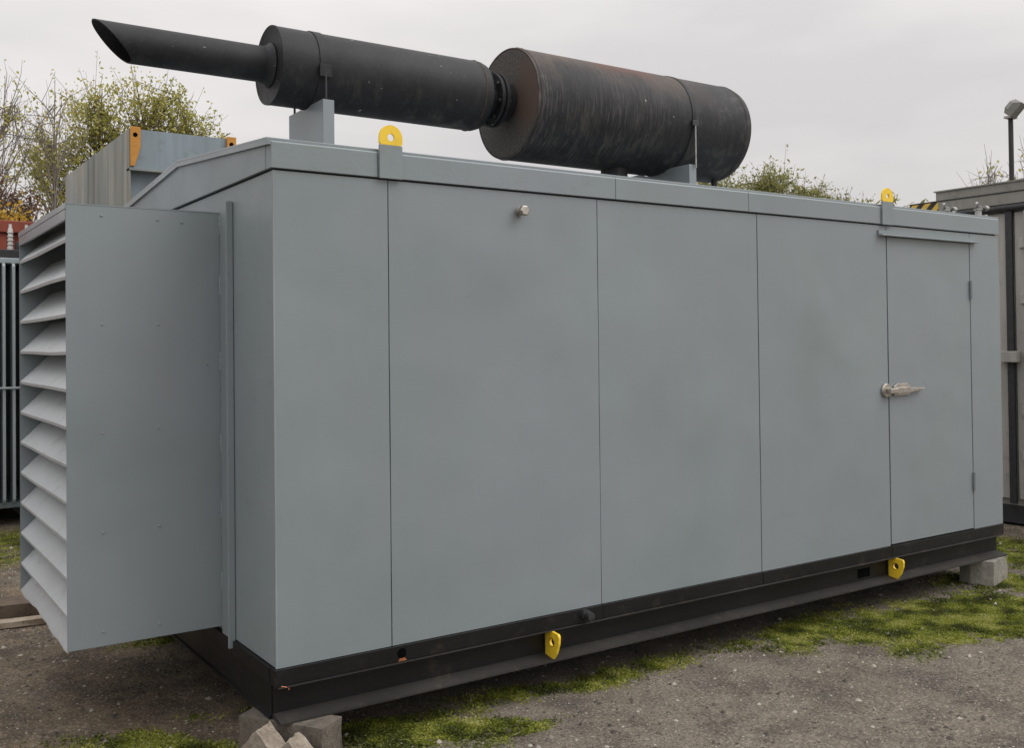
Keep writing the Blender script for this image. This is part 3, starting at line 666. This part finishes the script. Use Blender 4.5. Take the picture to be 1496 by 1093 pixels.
def weld_ring(x, r, zc, parent):
    mbr = MB(); nn = 72; rw = random.Random(int(x*100))
    for i in range(nn):
        a = 2*math.pi*i/nn; h = 0.003+rw.uniform(0, 0.002)
        for dx, dh in ((-0.006, 0.0), (0.0, h), (0.006, 0.0)): mbr.v.append((x+dx+rw.uniform(-0.001, 0.001), YM+(r-0.0005+dh)*math.cos(a), zc+(r-0.0005+dh)*math.sin(a)))
    for i in range(nn):
        j = (i+1) % nn; mbr.f += [(3*i, 3*i+1, 3*j+1, 3*j), (3*i+1, 3*i+2, 3*j+2, 3*j+1)]
    mbr.build('weld_seam', 'scorched_weld', parent, smooth=60)
weld_ring(1.815, R2+0.001, Z2C, sil2); weld_ring(3.478, R2, Z2C, sil2); weld_ring(1.53, R1-0.002, Z1C, sil1)
MB().box(2.975, 3.025, YM-R2-0.014, YM-R2-0.001, Z2C-0.055, Z2C-0.020).build('strap_end', 'dark_metal', sil2, bevel=0.002)
for sgn in (-1, 1):
    MB().tube([(3.0, YM+sgn*(R2+0.008), Z2C-0.05), (3.0, YM+sgn*(R2+0.008), 2.79)], 0.006, 8).build('strap_rod', 'steel', sil2, smooth=60)
MB().lathe([(1.60, 0.105), (1.665, 0.105), (1.665, 0.155), (1.685, 0.155), (1.685, 0.140), (1.697, 0.140), (1.697, 0.158), (1.717, 0.158), (1.72, 0.11), (1.796, 0.11)], 0, (YM, Z1C-0.004), 48, False).build('pipe_flange', 'silencer_black', sil2, smooth=35)
for i in range(8):
    a = 2*math.pi*(i+0.3)/8; cy, cz = YM+0.132*math.cos(a), Z1C-0.004+0.132*math.sin(a)
    MB().lathe([(1.650, 0.011), (1.735, 0.011)], 0, (cy, cz), 6).build('flange_bolt', 'dark_metal', sil2)
MB().lathe([(roof_z(YM)-0.02, 0.085), (2.84, 0.085)], 2, (2.61, YM), 32, False).build('riser_pipe', 'silencer_black', sil2, smooth=50)
MB().lathe([(2.735, 0.022), (2.79, 0.022)], 2, (3.46, YM-0.04), 12).lathe([(2.705, 0.012), (2.735, 0.012)], 2, (3.46, YM-0.04), 10).build('drain_stub', 'dark_metal', sil2, smooth=40)
# saddles: folded sheet, one web and a return flange each side
def saddle(x, half, ztop, zc, r):
    y0, y1 = YM-half, YM+half; top = []
    for i in range(21):
        y = y1-(y1-y0)*i/20; dy = y-YM
        za = zc-math.sqrt(max(r*r-dy*dy, 0))-0.004 if abs(dy) < r else 9
        top.append((y, min(ztop, max(za, zc-r-0.004))))
    poly = [(y0, roof_z(y0)-0.004), (y1, roof_z(y1)-0.004)]+top
    root = MB().prism(poly, 0, x, x+0.005).build('saddle', 'grey_paint', gen)
    MB().box(x+0.0005, x+0.060, y0-0.005, y0-0.0003, roof_z(y0)-0.004, ztop).build('saddle_flange', 'grey_paint', root)
    MB().box(x+0.0005, x+0.060, y1+0.0003, y1+0.005, roof_z(y1)-0.004, ztop).build('saddle_flange', 'grey_paint', root)
saddle(0.535, 0.222, 2.932, Z1C, R1); saddle(2.955, 0.315, 2.812, Z2C, R2)

# ------------------------------------------------------------------ blocks the skid stands on
def block(name, corners, z0, z1, mat, label, cat, group=None, chip=0.010):
    bm = bmesh.new(); n_ = len(corners)
    lo = [bm.verts.new((x, y, z0)) for x, y in corners]; hi = [bm.verts.new((x, y, z1)) for x, y in corners]
    bm.faces.new(lo[::-1]); bm.faces.new(hi)
    for k in range(n_): bm.faces.new((lo[k], lo[(k+1) % n_], hi[(k+1) % n_], hi[k]))
    bmesh.ops.bevel(bm, geom=bm.edges[:], offset=0.006, segments=2, profile=0.6, affect='EDGES')
    bmesh.ops.triangulate(bm, faces=bm.faces[:])
    for _ in range(3): bmesh.ops.subdivide_edges(bm, edges=[e for e in bm.edges if e.calc_length() > 0.022], cuts=1)
    c0 = Vector((sum(p[0] for p in corners)/n_, sum(p[1] for p in corners)/n_, (z0+z1)/2)); rn = random.Random(len(label))
    off = rn.uniform(0, 50)
    for v in bm.verts:
        q = float(fbm(v.co.x*1.0+off+v.co.z*0.7, v.co.y+v.co.z*1.3, 16, 5, 3))-0.5
        d = (c0-v.co).normalized(); top = v.co.z > z1-0.004
        if top: d.z = 0
        v.co += d*(q*chip+max(0, q-0.18)*chip*5)
    bmesh.ops.recalc_face_normals(bm, faces=bm.faces)
    me = bpy.data.meshes.new(name); o0 = Vector((corners[0][0], corners[0][1], 0)); bmesh.ops.translate(bm, verts=bm.verts, vec=-o0); bm.to_mesh(me); bm.free()
    me.polygons.foreach_set('use_smooth', [True]*len(me.polygons)); me.set_sharp_from_angle(angle=R(32)); me.materials.append(MATS[mat])
    o = bpy.data.objects.new(name, me); COL.objects.link(o); o.location = o0
    return tag(o, label, cat, group)
def quad_from(p, q, depth):
    d = (Vector(q)-Vector(p)); nrm = Vector((-d.y, d.x)).normalized()*depth
    return [tuple(p), tuple(q), tuple(Vector(q)+nrm), tuple(Vector(p)+nrm)]
bp1 = quad_from((-0.10, 0.175), (0.125, -0.165), 0.145)
block('concrete_block', bp1, -0.02, 0.1695, 'dark_concrete', 'dark grey concrete block under the skid corner, below the louvred air box', 'block', 'concrete blocks under the skid')
# broken lumps leaning against it
def lump(name, cx, cy, cz, sx_, sy_, sz_, rot, seed, label):
    rnd = random.Random(seed); bm = bmesh.new(); bmesh.ops.create_cube(bm, size=1.0)
    bmesh.ops.subdivide_edges(bm, edges=bm.edges[:], cuts=5, use_grid_fill=True)
    for v in bm.verts:
        v.co.x *= sx_; v.co.y *= sy_; v.co.z *= sz_
        v.co += Vector((rnd.uniform(-1, 1), rnd.uniform(-1, 1), rnd.uniform(-1, 1)))*0.005
    bmesh.ops.rotate(bm, verts=bm.verts, cent=(0, 0, 0), matrix=Matrix.Rotation(rot[2], 3, 'Z') @ Matrix.Rotation(rot[1], 3, 'Y') @ Matrix.Rotation(rot[0], 3, 'X'))
    me = bpy.data.meshes.new(name); bm.to_mesh(me); bm.free(); me.materials.append(MATS['broken_concrete'])
    o = bpy.data.objects.new(name, me); COL.objects.link(o); o.location = (cx, cy, cz)
    return tag(o, label, 'rubble', 'broken concrete under the skid corner')
a0 = math.atan2(-0.34, 0.225)
lump('broken_slab', -0.045, -0.002, 0.012, 0.235, 0.075, 0.235, (R(12), R(45), a0), 3, 'rough broken concrete slab tilted on its corner against the concrete block')
lump('concrete_lump', 0.020, -0.160, 0.008, 0.225, 0.085, 0.225, (R(8), R(42), a0+0.12), 5, 'broken concrete lump leaning on the block next to the tilted slab')
block('concrete_block', [(4.975, 0.03), (5.035, -0.105), (5.335, -0.03), (5.30, 0.14), (4.99, 0.12)], -0.02, 0.1695, 'concrete', 'pale concrete block under the skid by the door end', 'block', 'concrete blocks under the skid')
block('concrete_block', quad_from((0.02, 2.45), (0.30, 2.42), 0.15), -0.02, 0.1695, 'concrete', 'concrete block under the far skid beam, deep below the canopy', 'block', 'concrete blocks under the skid')
block('concrete_block', quad_from((5.0, 2.45), (5.28, 2.42), 0.15), -0.02, 0.1695, 'concrete', 'concrete block under the far skid beam, by the far rear corner', 'block', 'concrete blocks under the skid')

# ------------------------------------------------------------------ things behind, left
tank = thing('steel_tank', (1.06, 6.4, 0), 'tall streaked blue-grey steel tank with orange lifting lugs behind the generator', 'tank')
MB().box(0.60, 0.612, 5.0, 7.90, 0.0, 3.585).build('end_wall', 'streaked_steel', tank)
MB().box(0.613, 1.52, 5.09, 7.89, 0.0, 3.575).build('tank_body', 'bluegrey_paint', tank)
MB().box(0.613, 1.53, 5.0, 5.0895, 3.245, 3.584).build('top_channel', 'bluegrey_paint', tank)
MB().box(0.6, 1.53, 4.985, 5.09, 3.225, 3.2445).build('channel_lip', 'streaked_steel', tank)
def orange_lug(x):
    mb = MB().prism([(x, 3.26), (x+0.035, 3.26), (x+0.085, 3.43), (x+0.085, 3.60), (x, 3.60)], 1, 4.975, 4.9985)
    l = mb.build('lifting_lug', 'orange_paint', tank, bevel=0.003)
    MB().lathe([(4.9745, 0.02), (4.9735, 0.02)], 1, (x+0.04, 3.53), 14).build('lug_hole', 'core_and_hole_black', l)  # black disc on the lug, painted shade of its hole
orange_lug(0.605); orange_lug(1.445)

# transformer with radiator fins
tr = thing('transformer', (-0.9, 7.3, 0), 'dark green-grey transformer with vertical cooling fins beside the red container', 'transformer')
MB().box(-2.0, 0.22, 7.06, 7.95, 0.15, 2.58).build('tank_body', 'fin_paint', tr)
MB().box(-2.05, 0.27, 6.80, 8.0, 2.581, 2.66).build('lid', 'dark_metal', tr, bevel=0.005)
fin = MB().prism([(6.72, 0.22), (7.059, 0.22), (7.059, 2.52), (6.72, 2.52), (6.70, 2.49), (6.70, 0.25)], 0, -0.012, 0.012).build('cooling_fin', 'fin_light', tr, origin=(0, 0, 0))
fin.location = Vector((0.18, 0, 0))-Vector(ORG[tr.name])
for i in range(1, 26): dup(fin, (-0.085*i, 0, 0), tr)
MB().box(-2.0, 0.22, 6.74, 7.055, 2.5205, 2.575).build('top_header', 'fin_light', tr, bevel=0.01)
MB().box(-2.0, 0.22, 6.74, 7.055, 0.17, 0.2195).build('bottom_header', 'fin_paint', tr)
MB().box(-2.0, 0.22, 6.90, 6.93, 0.4, 2.45).build('fin_core', 'seam_dark', tr)
MB().tube([(-2.0, 6.69, 1.32), (0.22, 6.69, 1.32)], 0.012, 8).build('fin_tie_rod', 'fin_light', tr)
for xx in (-1.9, -0.95, 0.05):
    MB().box(xx, xx+0.1, 6.9, 7.9, 0.0, 0.149).build('foot', 'dark_metal', tr)
for i, xx in enumerate((-0.20, -0.055, 0.09)):
    bsh = MB().lathe([(2.661, 0.03), (2.70, 0.03), (2.705, 0.024), (2.88, 0.022), (2.90, 0.014), (2.93, 0.014)], 2, (xx-0.01, 7.0), 14).build('bushing', 'porcelain', tr, smooth=40)
    for k in range(4): MB().lathe([(2.72+k*0.04, 0.024), (2.727+k*0.04, 0.034), (2.733+k*0.04, 0.024)], 2, (xx-0.01, 7.0), 14, False).build('bushing_shed', 'porcelain', bsh)
MB().box(-0.02, 0.2, 6.93, 7.06, 2.661, 2.75).build('terminal_box', 'dark_metal', tr, bevel=0.006)

# red container
rc = thing('red_container', (-2.5, 9.5, 0), 'faded red steel shipping container behind the transformer', 'container')
mb = MB(); xs = []; x = -6.0; k = 0
prof = []
while x < 0.80:
    prof += [(x, 8.36), (x+0.07, 8.36), (x+0.10, 8.40), (x+0.17, 8.40)]; x += 0.20
prof = [q for q in prof if q[0] <= 0.80]
mb.prism(prof+[(0.80, 8.46), (-6.0, 8.46)], 2, 0.30, 2.98).build('corrugated_side', 'red_paint', rc)
MB().box(-6.0, 0.80, 8.47, 10.75, 0.2, 3.08).build('container_body', 'red_paint', rc)
MB().box(-6.05, 0.86, 8.32, 8.468, 2.985, 3.12).build('top_rail', 'red_paint', rc, bevel=0.01)
MB().box(-6.05, 0.86, 8.32, 8.468, 0.12, 0.299).build('bottom_rail', 'red_paint', rc, bevel=0.01)
MB().box(0.802, 0.87, 8.315, 8.50, 0.3, 2.984).build('corner_post', 'red_paint', rc)
for xx in (-5.8, -3.0, 0.4): MB().box(xx, xx+0.25, 8.4, 10.7, 0.0, 0.1195).build('bearer', 'old_timber', rc)

# timber on the ground at the left
MB().box(-1.6, 0.02, 3.02, 3.22, 0.0, 0.11)
def timber(name, p, q, w, h, mat, label, seed):
    rnd = random.Random(seed); p, q = Vector((*p, 0)), Vector((*q, 0)); d = (q-p); n_ = 9; s = Vector((-d.y, d.x, 0)).normalized()*w/2; mb = MB()
    for i in range(n_+1):
        c = p+d*i/n_; j = lambda: rnd.uniform(-0.006, 0.006)
        for sg, zz in ((-1, 0.0), (1, 0.0), (1, h), (-1, h)): mb.v.append((c.x+s.x*sg+j(), c.y+s.y*sg+j(), zz+j()*0.8))
    for i in range(n_):
        for k in range(4): a = i*4+k; c = i*4+(k+1) % 4; mb.f.append((a, c, c+4, a+4))
    mb.f += [(0, 1, 2, 3), tuple(n_*4+k for k in range(4))]
    return tag(mb.build(name, mat, None, origin=tuple(p)), label, 'timber')
timber('timber_baulk', (-2.2, 3.55), (0.25, 2.98), 0.22, 0.09, 'old_timber', 'dark weathered timber baulk lying on the dirt past the air box', 1)
timber('split_plank', (-1.7, 3.02), (-0.28, 2.86), 0.11, 0.035, 'pale_timber', 'pale split plank lying beside the dark timber baulk', 2)

# ------------------------------------------------------------------ things behind, right
gc = thing('grey_container', (10.3, 0.78, 0), 'pale grey steel container with hazard stripes on its header beside the generator', 'container')
CX = 7.30
MB().box(CX+0.05, CX+6.0, -0.42, 1.98, 0.18, 2.98).build('container_body', 'beige_paint', gc)
MB().box(CX+0.03, CX+6.0, -0.44, 2.00, 0.02, 0.179).build('base_skirt', 'dark_metal', gc)
for (y0, y1) in ((0.99, 1.94), (-0.37, 0.975)):
    dd = MB().box(CX+0.012, CX+0.049, y0, y1, 0.24, 2.83).build('container_door', 'beige_paint', gc, bevel=0.006)
MB().box(CX-0.012, CX+0.03, 1.945, 2.0, 0.18, 2.98).build('corner_post', 'beige_paint', gc)
MB().box(CX-0.012, CX+0.03, -0.44, -0.375, 0.18, 2.98).build('corner_post', 'beige_paint', gc)
MB().box(CX-0.015, CX+0.012, 0.985, 1.045, 0.20, 2.85).build('door_gasket', 'dark_metal', gc)
MB().tube([(CX-0.02, -0.40, 2.872), (CX-0.02, 1.96, 2.872)], 0.03, 10).build('header_pipe', 'dark_metal', gc, smooth=50)
MB().box(CX-0.03, CX+0.049, -0.44, 2.0, 2.905, 3.008).build('header', 'dull_beige', gc, bevel=0.004)
MB().box(CX-0.034, CX-0.0305, 1.69, 1.99, 2.908, 3.004).build('hazard_panel', 'hazard_stripes', gc)
MB().box(CX-0.036, CX+0.05, -0.44, 2.0, 3.0085, 3.018).build('header_lip', 'dark_metal', gc)
MB().box(CX-0.02, CX+3.0, -0.44, 1.72, 3.0185, 3.10).build('roof_kerb', 'dull_beige', gc)
MB().box(CX-0.035, CX+3.0, -0.44, 1.735, 3.1005, 3.112).build('roof_kerb_cap', 'dull_beige', gc)
MB().box(CX-0.075, CX+0.01, 0.93, 1.105, 1.475, 1.575).build('lock_box', 'beige_paint', gc, bevel=0.006)
for z in (0.6, 1.0, 2.0, 2.5):
    MB().box(CX-0.02, CX+0.0115, 0.78, 0.92, z, z+0.09).build('rod_bracket', 'beige_paint', gc, bevel=0.004)
rod = MB().tube([(CX-0.025, 0.85, 0.25), (CX-0.025, 0.85, 2.83)], 0.018, 10).build('lock_rod', 'beige_paint', gc, smooth=50)
# floodlight post
lp = thing('lamp_post', (12.2, 3.71, 0), 'slim dark post with a square floodlight rising behind the grey container', 'lamp post')
MB().lathe([(0, 0.05), (0.02, 0.036), (4.55, 0.033), (4.78, 0.033)], 2, (12.2, 3.71), 12).build('post', 'lamp_post_paint', lp, smooth=50)
MB().lathe([(0, 0.14), (0.02, 0.14)], 2, (12.2, 3.71), 16).build('base_plate', 'lamp_post_paint', lp)
MB().box(12.11, 12.29, 3.66, 3.76, 4.781, 4.81).build('bracket', 'beige_paint', lp)
hd = MB()
cs = [(-0.17, -0.10), (0.17, -0.10), (0.17, 0.10), (-0.17, 0.10)]
M3 = Matrix.Translation((12.24, 3.68, 4.925)) @ Matrix.Rotation(R(-28), 4, 'Y') @ Matrix.Rotation(R(40), 4, 'Z') @ Matrix.Rotation(R(-35), 4, 'X')
hv = [M3 @ Vector((x*k, y*k*1.15, z)) for z, k in ((-0.06, 1.0), (0.02, 1.0), (0.09, 0.45)) for x, y in cs]
hd.add(hv, [(3, 2, 1, 0), (8, 9, 10, 11)]+[(r*4+i, r*4+(i+1) % 4, r*4+4+(i+1) % 4, r*4+4+i) for r in (0, 1) for i in range(4)])
head = hd.build('floodlight', 'lamp_housing', lp)
gv = [M3 @ Vector((x*0.86, y*0.95, -0.063)) for x, y in cs]+[M3 @ Vector((x*0.86, y*0.95, -0.0605)) for x, y in cs]
MB().add(gv, [(3, 2, 1, 0), (4, 5, 6, 7)]+[(i, (i+1) % 4, 4+(i+1) % 4, 4+i) for i in range(4)]).build('lens', 'glass_lens', head)

# ------------------------------------------------------------------ trees
def tree(name, base, blobs, label, cat, leaf, bark, seed, twigs, leaves, lsize, trunk_r=0.09, bare=0.0, lw=0.55, droop=0.0, group=None, leafrange=(0.35, 1.0), upb=0.0):
    rnd = np.random.default_rng(seed); T = thing(name, base, label, cat, group); B = np.array(base, float); mb = MB()
    fork = B+np.array([0, 0, blobs[0][2]*0.45]); LV = []; n_stems = []
    mb.tube([tuple(B), tuple(B+(fork-B)*0.5+rnd.normal(0, 0.05, 3)), tuple(fork)], [trunk_r, trunk_r*0.85, trunk_r*0.7], 8)
    tot = sum(q[3]*q[4]*q[5] for q in blobs)
    for bx, by, bz, rx, ry, rz in blobs:
        c = np.array([bx, by, bz]); low = c-np.array([0, 0, rz*0.9])
        mid = fork+(low-fork)*0.55+rnd.normal(0, 0.12, 3)
        limb = [fork, mid, low, c+rnd.normal(0, 0.1, 3), c+np.array([rnd.normal(0, 0.2)*rx, rnd.normal(0, 0.2)*ry, rz*0.7])]
        rr_ = [trunk_r*0.55, trunk_r*0.45, trunk_r*0.34, trunk_r*0.2, 0.008]
        mb.tube([tuple(p) for p in limb], rr_, 6); limb = np.array(limb)
        k = max(4, int(twigs*(rx*ry*rz)/tot))
        for _ in range(k):
            d = rnd.normal(0, 1, 3); d /= np.linalg.norm(d); d[2] = abs(d[2])*(1 if rnd.random() < 0.78 else -0.6)
            e = c+d*np.array([rx, ry, rz])*(rnd.random()**0.45)*rnd.uniform(0.8, 1.12)
            s_ = rnd.uniform(1.6, 3.9); i0 = int(s_); st = limb[i0]+(limb[min(i0+1, 4)]-limb[i0])*(s_-i0)
            m1_ = st+(e-st)*0.5+rnd.normal(0, 0.06, 3)+np.array([0, 0, 0.10*np.linalg.norm(e-st)])*(1-droop)
            e = e+np.array([0, 0, upb*rnd.random()])-np.array([0, 0, droop*0.15])
            P = np.array([(1-t)**2*st+2*t*(1-t)*m1_+t*t*e for t in np.linspace(0, 1, 5)])
            mb.tube([tuple(p) for p in P], [0.011, 0.008, 0.006, 0.004, 0.002], 4)
            for _s in range(2 if bare else 1):   # side twig
                t0 = rnd.uniform(0.35, 0.8); q0 = (1-t0)**2*st+2*t0*(1-t0)*m1_+t0*t0*e
                q1 = q0+(e-st)*rnd.uniform(0.2, 0.4)+rnd.normal(0, 0.14, 3)+np.array([0, 0, 0.08])
                mb.tube([tuple(q0), tuple((q0+q1)/2+rnd.normal(0, 0.02, 3)), tuple(q1)], [0.005, 0.0035, 0.002], 4)
                nl = rnd.poisson(leaves*0.45)
                if rnd.random() >= bare:
                    for t in rnd.uniform(0.2, 1.0, nl): LV.append(q0+(q1-q0)*t+rnd.normal(0, 0.035, 3))
            if rnd.random() >= bare:
                for t in rnd.uniform(leafrange[0], leafrange[1], rnd.poisson(leaves)):
                    LV.append((1-t)**2*st+2*t*(1-t)*m1_+t*t*e+rnd.normal(0, 0.05, 3))
    mb.build('trunk', bark, T, smooth=60)
    P = np.array(LV); k = len(P); s = lsize*rnd.uniform(0.6, 1.3, k)
    a = rnd.normal(0, 1, (k, 3)); a[:, 2] -= 0.5+droop; a /= np.linalg.norm(a, axis=1)[:, None]
    b_ = np.cross(a, rnd.normal(0, 1, (k, 3))); b_ /= np.linalg.norm(b_, axis=1)[:, None]; nn_ = np.cross(a, b_)
    s3 = s[:, None]
    V = np.stack([P, P+a*s3*0.5+b_*s3*lw*0.5+nn_*s3*0.08, P+a*s3, P+a*s3*0.5-b_*s3*lw*0.5+nn_*s3*0.08], 1).reshape(-1, 3)
    F = np.arange(4*k).reshape(-1, 4)
    tint = np.clip(rnd.beta(2, 2, k)*0.75+0.45*(fbm(P[:, 0]*1.0+P[:, 1], P[:, 2], 1.6, seed)-0.28), 0, 1)
    raw('crown', V, F, tint, leaf, T)
    return T
tree('birch_tree', (2.7, 13.6, 0), [(2.95,13.6,5.4,0.95,0.8,1.15),(2.2,14.0,5.2,0.8,0.8,1.25),(3.6,13.6,5.35,0.65,0.6,0.75),(1.5,14.1,4.5,0.9,0.8,0.95),(2.4,13.2,3.9,1.3,0.9,1.0),(4.1,13.2,5.25,0.36,0.3,0.26)],
     'yellowing leafy tree with thin upper twigs behind the streaked steel tank', 'tree', 'olive_leaves', 'bark', 3, 430, 23, 0.066, upb=0.15)
tree('bare_tree', (0.9, 13.2, 0), [(0.55,13.2,4.7,0.95,0.6,1.35),(1.35,13.1,4.9,0.75,0.5,1.15)],
     'nearly bare tree with grey twigs and few leaves above the yellow bush', 'tree', 'olive_leaves', 'pale_bark', 5, 130, 6, 0.065, bare=0.5, upb=0.1, trunk_r=0.05)
tree('russet_shrub', (0.2, 11.8, 0), [(0.15,11.8,3.7,0.55,0.5,0.7),(0.65,11.9,3.5,0.5,0.4,0.6)], 'thin russet shrub mixed in behind the yellow bush', 'shrub', 'russet_leaves', 'bark', 8, 150, 12, 0.055, trunk_r=0.05)
tree('yellow_bush', (0.4, 10.95, 0), [(0.28,10.95,3.15,0.45,0.35,0.50),(0.85,11.0,2.95,0.45,0.35,0.42),(-0.3,11.0,3.0,0.5,0.4,0.5)], 'bright yellow autumn bush above the red container', 'bush', 'yellow_leaves', 'bark', 9, 240, 24, 0.055, trunk_r=0.05, lw=0.85)
WB = [(13.1,10.3,4.35,0.85,0.8,0.62),(14.0,9.75,4.35,0.75,0.8,0.90),(14.65,9.3,4.2,0.65,0.7,0.62)]
tree('willow_tree', (14.0, 9.8, 0), WB, 'grey-green bushy willow showing above the roof under the wide silencer', 'tree', 'willow_leaves', 'bark', 12, 420, 28, 0.085, lw=0.34, upb=0.25)
tree('willow_tree', (15.2, 8.9, 0), [(15.1,8.95,4.0,0.5,0.5,0.65),(15.65,8.6,3.85,0.5,0.5,0.55)], 'sparse young willow showing above the roof between silencer and far lifting eye', 'tree', 'willow_leaves', 'bark', 13, 130, 11, 0.095, lw=0.34, upb=0.3)
tree('buddleia_bush', (9.2, 3.35, 0), [(9.12,3.4,3.18,0.16,0.16,0.18),(9.35,3.25,3.18,0.2,0.2,0.20),(9.6,3.1,3.1,0.2,0.2,0.16)], 'drooping leafy sprigs poking up beside the hazard stripes', 'bush', 'willow_leaves', 'bark', 14, 26, 12, 0.10, lw=0.28, droop=0.6, trunk_r=0.03)
tree('bare_sapling', (13.9, 4.95, 0), [(13.85,4.95,4.0,0.6,0.35,0.70),(14.4,4.65,4.15,0.5,0.35,0.85)], 'bare twiggy sapling beside the floodlight post', 'tree', 'olive_leaves', 'pale_bark', 15, 62, 3, 0.08, bare=0.75, upb=0.05, trunk_r=0.03)
